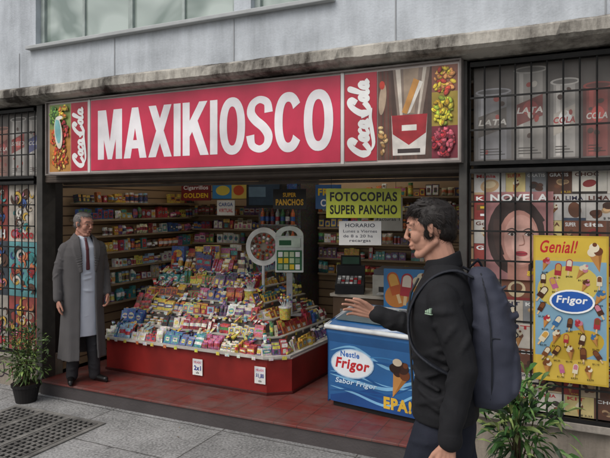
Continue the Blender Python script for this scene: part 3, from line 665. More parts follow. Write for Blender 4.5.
for nm,x,z,t1 in (('price_tag',-3.30,.30,'2x1'),('price_tag',-2.62,.31,'$1,80')):
    yf=.5-.04*(x+4.46)/1.9-.012
    E=empty(nm,(x,yf,z)); m=MB(); m.box(x-.055,x+.055,yf-.004,yf,z-.075,z+.075,(.9,.9,.88)); p=Panel(m,(x-.055,yf-.0045,z-.075),(1,0,0),(0,0,1),(0,-1,0))
    p.rect(.008,.1,.102,.14,hx('d8d8e0')); p.text('HELADO',.015,.11,.095,.13,RED,.03); p.text(t1,.015,.045,.095,.09,hx('2a3a8a'),.04); p.text('c/u',.04,.015,.07,.035,BLK,.03); m.obj('card',M_matte,E)

# ============================================================ interior goods
def shelfunit(name,pts,zs,depth,seed,flip=1,hr=(.1,.2),wr=(.05,.11),occ=.93):
    a,b=pts; E=empty(name,(a[0],a[1],zs[0])); s=MB(); g=MB(); r=random.Random(seed)
    av=V((*a,0));bv=V((*b,0)); t=(bv-av).normalized(); nr=V((t.y,-t.x,0))*flip
    for z in zs:
        q=[av,bv,bv+nr*depth,av+nr*depth]
        s.prism([(v.x,v.y) for v in q],z-.02,z,(.60,.52,.42))
        f0=av+nr*(depth-.01);f1=bv+nr*(depth-.01)
        x=0; L=(f1-f0).length
        while x<L-.1:
            seg=min(r.uniform(.25,.7),L-x); p0=f0+t*x;p1=f0+t*(x+seg)
            if r.random()<occ: fill(g,(p0.x,p0.y),(p1.x,p1.y),z,r,(hr[0]*r.uniform(.7,1.1),hr[1]*r.uniform(.75,1)),wr,0.05,.008,(.03,.08),flip,1,.003,.7,(0,1,2,3,5,5,4))
            x+=seg+r.uniform(0,.03)
    s.obj('boards',M_matte,E); g.obj('goods',M_goods,E); return E
shelfunit('wall_shelf',((-4.87,.4),(-4.87,2.45)),[.75,.95,1.13,1.31,1.49,1.67,1.85],.15,31,1,(.09,.155),(.03,.1))
shelfunit('wall_shelf',((-4.7,2.49),(-3.52,2.49)),[1.16,1.34,1.52,1.70],.2,33,1,(.09,.155))
shelfunit('wall_shelf',((-2.9,2.49),(-1.0,2.49)),[1.02,1.20,1.38,1.56,1.74,1.92],.18,35,1,(.09,.155),(.03,.09))
def bottle(mb,x,y,z,h,r,col,cc):
    mb.cyl((x,y,z),r,r,h*.62,col,12); mb.cyl((x,y,z+h*.62),r,r*.35,h*.2,col,12); mb.cyl((x,y,z+h*.82),r*.35,r*.35,h*.12,col,10); mb.cyl((x,y,z+h*.94),r*.42,r*.42,h*.06,cc,10)
    mb.cyl((x,y,z+h*.2),r*1.03,r*1.03,h*.25,cc,12)
E=empty('drinks_fridge',(-3.6,2.2,.13)); m=MB()
m.box(-4.3,-3.55,1.95,2.28,.136,1.12,(.75,.75,.75)); m.box(-3.5,-2.95,1.95,2.45,.136,2.2,(.16,.16,.17)); m.box(-3.46,-2.99,1.945,1.9495,.35,1.8,(.34,.30,.26))
m.box(-3.46,-2.99,1.935,1.9445,1.84,2.1,hx('2a4a8a')); m.box(-3.42,-3.03,1.93,1.9345,1.87,2.0,hx('c8b040'))
for z in (.6,.85,1.1,1.35,1.6): 
    m.box(-3.45,-3.0,1.925,1.944,z-.012,z,(.75,.75,.75))
    for i in range(7): bottle(m,-3.42+.065*i,1.91,z,.2,.026,rg.choice([hx('3a1a12'),hx('c8641e'),hx('3a7a3a'),hx('b8c8c8'),hx('7a1a1a')]),rg.choice([RED,WH,BLU,hx('2a8a3a')]))
m.obj('cabinet',M_goods,E)
def board(name,x0,x1,y,z0,z1,bg,lines,rz=0,framed=True,fn=None):
    E=empty(name,((x0+x1)/2,y,(z0+z1)/2),rz); m=MB(); w=x1-x0;h=z1-z0
    m.box(-w/2,w/2,0,.012,-h/2,h/2,tuple(q*.7 for q in bg)); p=Panel(m,(-w/2,-.0005,-h/2),(1,0,0),(0,0,1),(0,-1,0))
    p.rect(0,0,w,h,bg)
    for (t,a,b,c,d,col,bo) in lines: p.text(t,a*w,b*h,c*w,d*h,col,bo)
    if fn: fn(p,w,h)
    m.obj('board',M_print,E,False,True); return E,m
def fn1(p,w,h):
    p.rect(0,0,w*.55,h,hx('3a7aa8')); p.ell(w*.3,h*.5,w*.2,h*.3,hx('c8b44a')); p.ell(w*.75,h*.5,w*.15,h*.3,hx('b84a2a'))
board('advert_board',-4.62,-4.18,1.95,1.88,2.1,hx('7a2a2e'),[('Cigarrillos',.08,.55,.92,.85,WH,.02),('GOLDEN',.08,.15,.92,.42,YEL,.03)])
board('advert_board',-4.15,-3.65,1.95,1.90,2.1,hx('c0a850'),[],0,True,fn1)
board('advert_board',-4.05,-3.80,1.9,1.70,1.88,hx('d8d8d4'),[('CARGA',.1,.6,.9,.85,hx('2a4a8a'),.03),('VIRTUAL',.1,.2,.9,.45,RED,.03)])
board('hotdog_sign',-2.88,-2.54,1.2,1.78,1.98,hx('1c1c1e'),[('PANCHOS',.08,.18,.92,.5,hx('d8a82a'),.04),('SUPER',.3,.6,.7,.82,hx('d8a82a'),.03)],.25)
board('advert_board',-2.55,-2.28,1.5,1.78,2.03,hx('3a5f90'),[('FRIO',.1,.55,.9,.85,YEL,.04),('Cafe',.2,.1,.8,.4,WH,.03)],.2)
board('advert_board',-2.05,-1.75,1.9,1.55,1.9,hx('b8b8b4'),[('MENU',.2,.8,.8,.92,RED,.03),('Cafe  2,50',.1,.6,.9,.7,BLK,.01),('Te    2,00',.1,.45,.9,.55,BLK,.01),('Facturas 1',.1,.3,.9,.4,BLK,.01)],.2)
E=empty('television',(-3.2,1.55,1.93),.15); m=MB(); m.box(-.21,.21,0,.16,-.14,.15,(.09,.09,.09)); m.box(-.18,.18,-.004,-.0005,-.11,.13,hx('2a3a4a')); m.box(-.18,.02,-.0065,-.0045,-.02,.09,hx('5a7080')); m.box(-.02,.02,.05,.09,.15,.76,(.15,.15,.15)); bevel(m.obj('set',M_matte,E,False,True),.003)
E,m=board('hanging_sign',-1.87,-1.29,.25,1.715,1.945,hx('b9bf42'),[('FOTOCOPIAS',.05,.56,.95,.88,BLK,.035),('SUPER PANCHO',.05,.12,.95,.44,BLK,.035)],.36)
m=MB()
for x in (-.25,.25): m.box(x-.0015,x+.0015,.004,.007,.115,.3,(.2,.2,.2))
m.obj('cords',M_matte,E,False,True)
E,m=board('paper_notice',-1.78,-1.45,.27,1.50,1.69,hx('d0ceca'),[('HORARIO',.15,.74,.85,.9,(.25,.25,.3),.02),('Lunes a Viernes',.1,.52,.9,.64,(.25,.25,.3),.01),('de 8 a 20 hs',.1,.32,.8,.44,(.25,.25,.3),.01),('recargas',.25,.1,.75,.22,(.25,.25,.3),.01)],.36)
m=MB()
for x in (-.12,.12): m.box(x-.001,x+.001,.004,.006,.095,.13,(.2,.2,.2))
m.obj('tape',M_matte,E,False,True)
E=empty('lollipop_wheel',(-2.96,1.11,1.40),.45); m=MB(); n=36
for (r0,r1,y0,y1,col) in ((.13,.175,-.02,.03,(.85,.85,.83)),(.0,.128,-.005,.02,(.6,.56,.5))):
    vs=[];fs=[]
    for i in range(n):
        t=2*math.pi*i/n
        for r_,y in ((r0,y0),(r1,y0),(r1,y1),(r0,y1)): vs.append((r_*math.cos(t),y,r_*math.sin(t)*1.1))
    for i in range(n):
        a=4*i;b=4*((i+1)%n)
        for k in range(4): fs.append((a+k,b+k,b+(k+1)%4,a+(k+1)%4))
    m.add(vs,fs,col)
for rad,nn in ((.11,14),(.085,12),(.05,8)):
    for i in range(nn):
        t=2*math.pi*i/nn+rad*30; m.sph((rad*math.cos(t),-.022,rad*1.1*math.sin(t)),.015,rg.choice([WH,hx('8a3a2a'),hx('c8a84a'),hx('c07a8a'),hx('b84a2a'),hx('5a3a2a')]),None,8,6)
m.cyl((0,0,-.56),.016,.016,.39,(.8,.8,.8),10); m.cyl((0,0,-.565),.08,.07,.02,(.8,.8,.8),16)
m.obj('wheel',M_matte,E,False,True)
E=empty('card_stand',(-2.69,1.16,.85),.4); m=MB()
m.box(-.14,.14,-.03,.05,.30,.66,(.8,.82,.8)); m.box(-.125,.125,-.036,-.0305,.32,.52,hx('2f6a44'))
for i in range(4):
    for k_ in range(3): m.box(-.11+.057*i,-.065+.057*i,-.042,-.037,.33+.062*k_,.38+.062*k_,rg.choice([WH,hx('b8c8a0'),YEL,hx('8aa88a')]))
vs=[];fs=[];n=14
for i in range(n+1):
    t=math.pi*i/n
    for r_,y in ((.08,-.03),(.14,-.03),(.14,.03),(.08,.03)): vs.append((r_*math.cos(t),y,.661+r_*.7*math.sin(t)))
for i in range(n):
    for k in range(4): fs.append((4*i+k,4*i+4+k,4*i+4+(k+1)%4,4*i+(k+1)%4))
m.add(vs,fs,(.8,.83,.8))
m.box(-.11,.11,-.04,-.031,.55,.64,hx('c8d8c8')); m.box(-.10,.02,-.044,-.0405,.57,.62,hx('2a5a3a')); m.box(-.03,.03,-.01,.02,-.12,.30,(.6,.6,.6)); m.box(-.12,.12,-.06,.06,-.13,-.12,(.6,.6,.6))
bevel(m.obj('stand',M_matte,E,False,True),.003)
E=empty('service_counter',(-1.7,1.5,.13)); m=MB(); m.box(-2.28,-.84,1.3,1.75,.136,.92,hx('5a4634')); m.box(-2.3,-.82,1.27,1.78,.92,.95,hx('b8b0a2')); m.box(-2.2,-.9,1.29,1.2995,.3,.8,hx('7a7a76'))
bevel(m.obj('counter',M_matte,E),.004)
E=empty('cash_register',(-2.14,1.42,.951),.3); m=MB()
m.box(-.14,.14,-.16,.16,0,.09,(.12,.12,.13)); m.add([(-.14,-.16,.09),(.14,-.16,.09),(.14,.05,.16),(-.14,.05,.16),(-.14,.16,.09),(.14,.16,.09),(-.14,.05,.26),(.14,.05,.26),(-.14,.15,.26),(.14,.15,.26)],[(0,1,2,3),(3,2,7,6),(6,7,9,8),(8,9,5,4),(0,3,6,8,4),(1,5,9,7,2)],(.15,.15,.16))
m.box(-.1,.1,.06,.09,.262,.36,(.1,.1,.1)); m.box(-.085,.085,.055,.0595,.275,.345,hx('3a5a4a'))
for i in range(6):
    for k_ in range(4): m.box(-.12+.04*i,-.09+.04*i,-.14+.045*k_,-.11+.045*k_,.10+.015*k_,.115+.015*k_,rg.choice([WH,(.6,.6,.6),RED,(.5,.5,.5)]))
m.obj('register',M_matte,E,False,True)
E=empty('photocopier',(-1.62,1.5,.951),.1); m=MB(); m.box(-.26,.26,-.2,.2,0,.2,(.65,.64,.6)); m.box(-.25,.25,-.19,.2,.202,.25,(.35,.35,.36)); m.box(-.2,.05,-.205,-.2005,.04,.09,(.2,.2,.2)); m.box(.08,.22,-.24,-.16,.2,.215,(.25,.27,.3)); m.box(-.2,.2,-.3,-.2,.03,.035,(.8,.8,.8))
bevel(m.obj('copier',M_matte,E,False,True),.008)

# ============================================================ freezer
F=empty('chest_freezer',(-1.965,.46,.1355),math.radians(-10)); F.scale=(1,1,.97); FW,FD,FH=.98,.62,.73
FB=hx('275f96')
m=MB(); pr=[(.0,.05),(.0,.56),(-.025,.64),(-.025,.70),(.06,.73),(.40,.80),(.60,.80),(.62,.74),(.62,.05)]
n=len(pr); vs=[(x,y,z) for x in (0,FW) for (y,z) in pr]
m.add(vs,[tuple(range(n)),tuple(range(n,2*n))[::-1]]+[(i,(i+1)%n,n+(i+1)%n,n+i) for i in range(n)],FB)
bevel(m.obj('body',vmat('freezer_paint',.28,.5,.16,3,.3),F,False,True),.012,3)
m=MB(); m.box(.03,FW-.03,.03,FD-.03,0.001,.05,(.1,.1,.1)); m.obj('kick',M_matte,F,False,True)
m=MB(); c=(.80,.81,.81)
m.cap((-.002,-.03,.69),(FW+.002,-.03,.69),.02,.02,c); m.cap((-.004,-.03,.69),(-.004,.4,.80),.02,.02,c); m.cap((FW+.004,-.03,.69),(FW+.004,.4,.80),.02,.02,c); m.cap((-.004,.4,.80),(-.004,.6,.80),.02,.02,c); m.cap((FW+.004,.4,.80),(FW+.004,.6,.80),.02,.02,c)
m.obj('white_rim',M_matte,F,True,True)
sl_=math.atan2(.07,.34)
m=MB(); Mx=Matrix.Translation((0,.06,.735))@Matrix.Rotation(sl_,4,'X'); m.box(.04,FW/2+.02,0,.34,.004,.010,(.2,.2,.2),Mx); m.box(FW/2-.02,FW-.04,0,.34,.013,.019,(.2,.2,.2),Mx)
m.obj('sliding_glass_lids',mat('lid_glass',(.35,.42,.45),.06,0,.8),F,False,True)
m=MB(); m.box(.04,FW-.04,.33,.345,.0,.024,(.8,.8,.8),Mx); m.box(FW/2-.03,FW/2-.015,.0,.34,.0105,.0125,(.8,.8,.8),Mx); m.obj('lid_frame',M_matte,F,False,True)
m=MB(); p=Panel(m,(0,-.0008,.05),(1,0,0),(0,0,1),(0,-1,0),.00012)
p.poly([(.02,.0),(FW-.02,.0),(FW-.02,.2),(.7,.12),(.4,.16),(.02,.05)],hx('1f4a86'))
r=random.Random(2)
for i in range(9):
    y0=r.uniform(.02,.45); p.stroke([(.02,y0),(.25,y0+r.uniform(-.05,.06)),(.55,y0+r.uniform(-.08,.04)),(.78,y0+r.uniform(-.03,.08)),(.95,min(.5,y0+r.uniform(0,.12)))],r.uniform(.006,.03),r.choice([hx('4f8fc0'),hx('3a7ab0'),hx('7ab0d4'),hx('1f5590')]),True,0,1)
p.ell(.23,.345,.205,.125,hx('a8c4dc'),.08); p.ell(.23,.345,.195,.115,hx('dfe4e8'),.08)
p.text('Nestle',.12,.395,.30,.445,BLU,.03); p.text('Frigor',.07,.27,.395,.385,hx('b8242c'),.04,False,.18)
p.text('Sabor Frigor',.07,.155,.46,.21,hx('c8dcec'),.02,False,.2)
p.text('EPA!',.52,.03,.76,.13,hx('d0a83a'),.05)
cone(p,.66,.30,.22,hx('3a2018'),hx('6a3a20'),-.35); p.ell(.62,.37,.05,.04,hx('2c1812')); p.ell(.64,.42,.04,.03,hx('c8b8a0')); cone(p,.86,.32,.2,hx('e0d4b8'),hx('a8303a'),.25)
m.obj('front_graphics',M_print,F,False,True)
m=MB(); p=Panel(m,(-.0008,FD-.02,.05),(0,-1,0),(0,0,1),(-1,0,0)); p.stroke([(.03,.1),(.3,.2),(.55,.12)],.03,hx('4f8fc0'),True,0,1); p.ell(.3,.36,.17,.1,WH); p.text('Frigor',.17,.32,.43,.40,hx('b8242c'),.04,False,.18); m.obj('side_graphics',M_print,F,False,True)
E=empty('ice_cream_advert',(-1.42,.90,1.08),.1); m=MB(); m.box(-.2,.2,0,.012,-.165,.18,hx('2a6ab0')); p=Panel(m,(-.2,-.0006,-.165),(1,0,0),(0,0,1),(0,-1,0)); p.rect(0,0,.4,.345,hx('3a76a8')); p.ell(.12,.11,.11,.1,hx('c07a3a'),.4)
popsicle(p,.1,.2,.2,hx('b8582a'),hx('d8a04a'),.3); popsicle(p,.2,.19,.2,hx('a8303a'),hx('d8c8b8'),-.1); cone(p,.31,.2,.2,hx('d0c4a8'),hx('6a3a20'),-.3); m.obj('board',M_print,E,False,True)

# ============================================================ plants
M_leaf=vmat('leaf',.5,.4,.2,20)
def plant(name,loc,potr,poth,crown_c,crown_r,nleaf,ls,cols,seed,pc=(.1,.1,.1),droop=.3,slim=.35):
    E=empty(name,loc); r=random.Random(seed); m=MB(); 
    m.cyl((0,0,0),potr*.75,potr,poth*.85,pc,24); m.cyl((0,0,poth*.85),potr*1.08,potr*1.1,poth*.15,pc,24); m.cyl((0,0,poth-.005),potr*.95,potr*.95,.007,(.16,.11,.08),20)
    m.obj('pot',M_matte,E,False,True)
    st=MB(); lf=MB(); tips=[]
    for i in range(14):
        a=r.uniform(0,6.28); e=V((crown_c[0]+crown_r[0]*.75*math.cos(a)*r.random(),crown_c[1]+crown_r[1]*.75*math.sin(a)*r.random(),crown_c[2]+crown_r[2]*r.uniform(-.3,.9)))
        b=V((r.uniform(-.03,.03),r.uniform(-.03,.03),poth)); mid=(b+e)/2+V((r.uniform(-.03,.03),r.uniform(-.03,.03),.03))
        st.cap(b,mid,.006,.0045,(.25,.19,.12),None,7); st.cap(mid,e,.0045,.002,(.27,.27,.14),None,7); tips+=[(b+mid)/2,mid,(mid+e)/2,e,e]
    for i in range(nleaf):
        if r.random()<.6: c0=r.choice(tips[1:])+V((r.gauss(0,.03),r.gauss(0,.03),r.gauss(0,.03)))
        else:
            while True:
                q=V((r.uniform(-1,1),r.uniform(-1,1),r.uniform(-1,1)))
                if .35<q.length<1.05: break
            c0=V((crown_c[0]+q.x*crown_r[0],crown_c[1]+q.y*crown_r[1],crown_c[2]+q.z*crown_r[2]))
        out=(c0-V((crown_c[0],crown_c[1],crown_c[2]-.1))); out.normalize()
        d=(out+V((r.gauss(0,.5),r.gauss(0,.5),r.gauss(0,.4)-droop*.3))).normalized(); s=d.cross(V((0,0,1)));
        if s.length<.1: s=V((1,0,0))
        s.normalize(); s=(Matrix.Rotation(r.uniform(-.8,.8),3,d)@s); L=ls*r.uniform(.6,1.3); w=L*slim
        nn=d.cross(s); mid=c0+d*L*.5+nn*L*.05; tip=c0+d*L+V((0,0,-L*droop))
        col=r.choice(cols); k=r.uniform(.75,1.2); col=tuple(min(1,x*k) for x in col)
        lf.add([c0,c0+d*L*.3+s*w*.42,mid+s*w*.5,c0+d*L*.8+s*w*.28+V((0,0,-L*droop*.5)),tip,c0+d*L*.8-s*w*.28+V((0,0,-L*droop*.5)),mid-s*w*.5,c0+d*L*.3-s*w*.42,mid-nn*L*.08],[(0,1,2,8),(8,2,3,4),(8,4,5,6),(0,8,6,7)],col)
    st.obj('stems',M_matte,E,True,True); lf.obj('leaves',M_leaf,E,False,True)
plant('potted_plant',(-4.70,-.27,0),.12,.17,(0,0,.43),(.23,.2,.27),1000,.05,[hx('4c6434'),hx('5a7338'),hx('34481f'),hx('6a8040')],5,(.13,.12,.12))
plant('potted_plant',(-.34,-.68,0),.15,.26,(0,0,.60),(.25,.2,.28),420,.12,[hx('3a5c2e'),hx('4d7a3a'),hx('2a4424'),hx('6a8a4a'),hx('8a9a5a')],9,(.12,.11,.11),.35,.22)

# ============================================================ people
M_skin=mat('skin',(.71,.53,.45),.62,0,.25,.10,22,.05,160)
M_skin2=mat('skin_older',(.69,.50,.43),.62,0,.25,.10,22,.05,160)
def face_head(parent,M,skin,hair_m,lipc,hair='full',seed=1,vox=.0032,hc=(.1,.08,.06)):
    h=MB()
    h.sph((-.012,0,.032),(.098,.076,.088),M=M); h.sph((.018,0,-.03),(.062,.056,.076),M=M); h.sph((.028,0,.03),(.064,.064,.06),M=M)
    h.cap((.056,-.012,-.092),(.056,.012,-.092),.0185,.0185,M=M)
    for s in (1,-1):
        h.cap((-.02,s*.055,-.045),(.045,s*.024,-.092),.016,.016,M=M)
        h.sph((.052,s*.036,-.016),(.026,.024,.03),M=M)
        h.cap((.0835,s*.012,.035),(.068,s*.048,.037),.0085,.0075,M=M)
        h.sph((.0715,s*.031,.0225),(.0125,.014,.0075),M=M)
        h.sph((.0700,s*.031,.0035),(.0120,.014,.0070),M=M)
        h.sph((.093,s*.0105,-.022),(.0095,.0065,.007),M=M)
        h.cap((-.008,s*.077,.020),(-.006,s*.075,-.018),.011,.008,M=M); h.cap((-.016,s*.083,.024),(-.014,s*.080,-.004),.006,.005,M=M)
    h.cap((.083,0,.026),(.0985,0,-.012),.0072,.0095,M=M); h.sph((.1005,0,-.016),.0095,M=M); h.cap((.092,0,-.022),(.084,0,-.035),.0055,.006,M=M)
    h.cap((.0815,-.016,-.05),(.0815,.016,-.05),.0085,.0085,M=M); h.cap((.0785,-.013,-.064),(.0785,.013,-.064),.0085,.0085,M=M)
    h.cap((-.03,0,-.06),(-.05,0,-.17),.050,.056,M=M); h.cap((.01,0,-.09),(-.025,0,-.17),.033,.043,M=M)
    organic(h,'head',skin,parent,vox,2)
    e=MB()
    for s in (1,-1):
        e.sph((.0705,s*.031,.0130),(.0118,.0125,.0095),(.62,.58,.54),M=M); e.sph((.0782,s*.0312,.0130),(.0052,.0062,.0062),(.10,.07,.05),M=M)
        e.cap((.0815,s*.020,.0178),(.0755,s*.043,.0172),.0018,.0016,(.13,.09,.07),M=M)
        for t in (0,.25,.5,.75): 
            a=V((.0905,s*.014,.0415)).lerp(V((.0775,s*.048,.0435)),t); b=V((.0905,s*.014,.0415)).lerp(V((.0775,s*.048,.0435)),t+.3); e.cap(a,b,.0034-.0012*t,.0030-.001*t,hc,M=M)
    e.cap((.0892,-.013,-.0535),(.0892,.013,-.0535),.0032,.0032,lipc,M=M); e.cap((.0862,-.011,-.0615),(.0862,.011,-.0615),.0038,.0038,lipc,M=M)
    e.obj('face_details',M_matte,parent,True,True)
    r=random.Random(seed); hh=MB()
    if hair=='full':
        hh.sph((-.022,0,.046),(.099,.081,.084),M=M); hh.sph((.030,0,.086),(.055,.060,.030),M=M); hh.sph((-.06,0,-.005),(.051,.064,.054),M=M)
        for s in (1,-1): hh.cap((.008,s*.072,.05),(.010,s*.073,.0),.010,.004,M=M)
        base=list(hh.v)
        for i in range(26):   # short locks brushed forward
            a=r.uniform(-1.8,1.8); el=r.uniform(.7,1.5); q=V((-.018+.090*math.cos(el)*math.cos(a),.074*math.cos(el)*math.sin(a),.050+.080*math.sin(el)))
            t=V((r.gauss(.03,.01),r.gauss(0,.008),r.gauss(.004,.004))); hh.cap(q,q+t,.009,.004,M=M,nu=8)
    else:
        hh.sph((-.03,0,.045),(.087,.080,.080),M=M); hh.sph((.0,0,.09),(.066,.057,.03),M=M); hh.sph((-.055,0,.0),(.047,.068,.056),M=M)
        for s in (1,-1): hh.cap((.015,s*.071,.05),(.012,s*.072,.015),.009,.005,M=M)
        base=list(hh.v)
    organic(hh,'hair',hair_m,parent,vox,2,.003,.018)
    st=MB(); Mi=M.inverted(); cen=V((-.02,0,.03)); cnt=0; N=5200
    while cnt<N:
        q=Mi@V(r.choice(base)); dd=q-cen
        if q.x>.055 and q.z<.078: continue
        if q.z<-.055: continue
        if q.x>.02 and q.z<.03: continue
        if dd.length<.066: continue
        n=dd.normalized(); tdir=(V((r.gauss(.6 if q.z>.08 else -.35,.25),r.gauss(0,.28),-.6 if q.z<.1 else r.gauss(.1,.3)))); tdir-=n*tdir.dot(n); tdir.normalize()
        L=r.uniform(.02,.038) if hair=='full' else r.uniform(.012,.026)
        s=n.cross(tdir); w=.0007
        q=q-n*.001+V((r.gauss(0,.004),r.gauss(0,.004),r.gauss(0,.004))); b=q+tdir*L*.5+n*.004; c=q+tdir*L+n*r.uniform(-.002,.008)
        st.add([M@(q-s*w),M@(q+s*w),M@(b+s*w),M@c,M@(b-s*w)],[(0,1,2,4),(4,2,3)]); cnt+=1
    st.obj('hair_strands',hair_m,parent,False,True)
def hand(mb,wrist,d,nrm,thumb,curl=.35,sc=1):
    d=V(d).normalized(); nrm=V(nrm); nrm=(nrm-d*nrm.dot(d)).normalized(); t=V(thumb); t=(t-d*t.dot(d)-nrm*t.dot(nrm)).normalized(); w=V(wrist)
    offs=(.031,.0105,-.0105,-.030); lens=(.070,.078,.072,.056)
    mb.cap(w-d*.05*sc,w+d*.01*sc,.025*sc,.022*sc)
    for i,(o,l) in enumerate(zip(offs,lens)):
        kn=w+(d*(.086-.004*abs(i-1))+t*o)*sc
        mb.cap(w+(d*.012+t*o*.55)*sc,kn,.0155*sc,.0105*sc)
        a=kn; ang=0; 
        for j,fr in enumerate((.45,.31,.24)):
            ang+=curl*(.7+.25*i)*(.7 if j==0 else 1)
            dd=(d*math.cos(ang)+nrm*math.sin(ang)+t*o*2.2).normalized(); b=a+dd*l*fr*1.05*sc
            mb.cap(a,b,(.0090-.0009*j)*sc,(.0083-.0009*j)*sc,(.5,.5,.5),None,10); a=b
    a=w+(d*.022+t*.022)*sc; b=w+(d*.055+t*.046+nrm*.012)*sc; c=b+(d*.033+t*.013+nrm*.010)*sc; e=c+(d*.026+t*.002+nrm*.008)*sc
    mb.cap(a,b,.015*sc,.0115*sc); mb.cap(b,c,.0108*sc,.0095*sc); mb.cap(c,e,.0095*sc,.0075*sc)
def folds(mb,segs,r,n=6,rad=.012):
    """diagonal cloth folds wrapped round a limb"""
    for (a,b,ra,rb) in segs:
        a=V(a);b=V(b);ax=(b-a).normalized();o=ax.orthogonal().normalized()
        for i in range(n):
            t=.1+.85*i/n+r.uniform(-.04,.04); R_=ra+(rb-ra)*t; ph=r.uniform(0,6.28); span=r.uniform(1.2,2.2); sl=r.uniform(-.04,.04)
            pts=[]
            for k in range(6):
                f=k/5; v=Matrix.Rotation(ph+span*f,3,ax)@o; pts.append(a.lerp(b,t)+v*(R_-rad*.35)+ax*sl*(f-.5)*2)
            for k in range(5):
                w0=math.sin(math.pi*(k+.3)/5.6);w1=math.sin(math.pi*(k+1.3)/6.6); mb.cap(pts[k],pts[k+1],max(.003,rad*w0),max(.003,rad*w1),nu=8)
# ---- walking man
Wm=empty('man_in_black_jacket',(-.551,-1.668,0),math.radians(190))
M_jack=mat('black_jacket_cloth',(.105,.105,.115),.8,0,.25,.2,5,.12,240)
M_jean=mat('dark_jeans',(.14,.15,.19),.85,0,.2,.25,8,.15,260)
M_pack=mat('backpack_nylon',(.23,.24,.29),.7,0,.3,.18,6,.12,300)
hm=Matrix.Translation((.042,0,1.702))@Matrix.Rotation(math.radians(7),4,'Y')
M_hair=mat('dark_hair',(.115,.092,.08),.55,0,.35,.3,60)
face_head(Wm,hm,M_skin,M_hair,(.56,.36,.33),'full',3)
fr_=random.Random(8)
j=MB()
j.loft([(-.02,0,.955,.126,.183),(-.02,0,.99,.136,.192),(-.02,0,1.12,.121,.179),(-.01,0,1.25,.129,.195),(-.008,0,1.36,.137,.208),(-.012,0,1.43,.128,.206),(-.018,0,1.49,.102,.175),(-.02,0,1.535,.077,.118),(-.018,0,1.575,.066,.073)])
segs=[((-.02,.177,1.44),(-.10,.247,1.20),.065,.052),((-.10,.247,1.20),(-.045,.272,.955),.052,.041),((-.01,-.180,1.43),(.045,-.255,1.225),.064,.052),((.045,-.255,1.225),(.285,-.235,1.30),.051,.039)]
for a,b,ra,rb in segs: j.cap(a,b,ra,rb)
folds(j,segs,fr_,8,.015)
for i in range(14):
    z=1.02+.034*i; ph=fr_.uniform(.3,1.2); sg_=fr_.choice([1,-1]); pts=[(-.015+.134*math.cos(ph+.25*k),.194*math.sin(ph+.25*k),z+.014*k*sg_) for k in range(5)]
    for k in range(4): j.cap(pts[k],pts[k+1],.004+.008*math.sin(math.pi*(k+.3)/4.6),.004+.008*math.sin(math.pi*(k+1.3)/5.6),nu=8)
j.loft([(-.02,0,.945,.123,.180),(-.02,0,.955,.134,.191),(-.02,0,.99,.136,.193),(-.02,0,1.0,.123,.180)])
j.cap((-.05,.270,.965),(-.047,.272,.945),.045,.045); j.cap((.272,-.236,1.297),(.292,-.235,1.302),.042,.042)
organic(j,'jacket',M_jack,Wm,.006,2,.016,.10)
col=MB()
n=28; rings=[(1.535,.083,.088),(1.565,.075,.08),(1.60,.071,.075),(1.60,.063,.067),(1.57,.064,.068),(1.54,.07,.075)]
vs=[];fs=[]
for (z,rx,ry) in rings:
    for i in range(n):
        t=2*math.pi*i/n; vs.append(V((-.012+rx*math.cos(t),ry*math.sin(t),z-.022*math.cos(t)+.003*math.sin(3*t))))
for q in range(len(rings)):
    for i in range(n):
        a=q*n+i;b=q*n+(i+1)%n;c=((q+1)%len(rings))*n+(i+1)%n;d=((q+1)%len(rings))*n+i; fs.append((a,b,c,d))
col.add(vs,fs); o=col.obj('collar',M_jack,Wm,True,True); sb_=o.modifiers.new('s','SUBSURF'); sb_.render_levels=2
tr=MB(); tr.loft([(-.02,0,.80,.11,.155),(-.02,0,.9,.122,.17),(-.02,0,.99,.115,.165)])
segs=[((.01,.085,.90),(.17,.09,.50),.095,.066),((.17,.09,.50),(.17,.09,.10),.064,.052),((-.03,-.085,.90),(-.12,-.09,.49),.095,.066),((-.12,-.09,.49),(-.42,-.09,.20),.064,.052)]
for a,b,ra,rb in segs: tr.cap(a,b,ra,rb)
folds(tr,segs,fr_,6,.012)
organic(tr,'trousers',M_jean,Wm,.009,3,.012,.1)
sh_=MB()
sh_.cap((.14,.09,.045),(.34,.09,.04),.045,.035); sh_.box(.11,.37,.055,.125,.0,.03); sh_.cap((-.46,-.09,.17),(-.33,-.09,.05),.045,.035)
organic(sh_,'shoes',mat('shoe_leather',(.1,.09,.09),.4),Wm,.008,3)
hd=MB(); hand(hd,(.308,-.232,1.305),(.92,.08,.25),(.1,.9,-.25),(.0,.1,1),.24,.94); organic(hd,'right_hand',M_skin,Wm,.003,2)
hd=MB(); hand(hd,(-.04,.275,.93),(.12,.02,-1),(.1,-1,0),(1,.1,0),.3,.96); organic(hd,'left_hand',M_skin,Wm,.003,2)
bk=MB()
bk.loft([(-.190,0,1.02,.066,.12),(-.200,0,1.05,.088,.136),(-.207,0,1.15,.096,.143),(-.203,0,1.32,.088,.143),(-.185,0,1.45,.074,.133),(-.165,0,1.53,.052,.108),(-.155,0,1.555,.028,.07)],p=2.8)
bk.loft([(-.272,0,1.06,.02,.10),(-.277,0,1.09,.033,.112),(-.277,0,1.22,.033,.112),(-.267,0,1.28,.018,.10)],p=3)
folds(bk,[((-.205,0,1.07),(-.195,0,1.5),.114,.10)],fr_,9,.012)
for s in (1,-1): folds(bk,[((-.195,s*.05,1.06),(-.185,s*.045,1.48),.096,.086)],fr_,6,.010)
organic(bk,'backpack',M_pack,Wm,.006,2,.020,.09)
sp=MB()
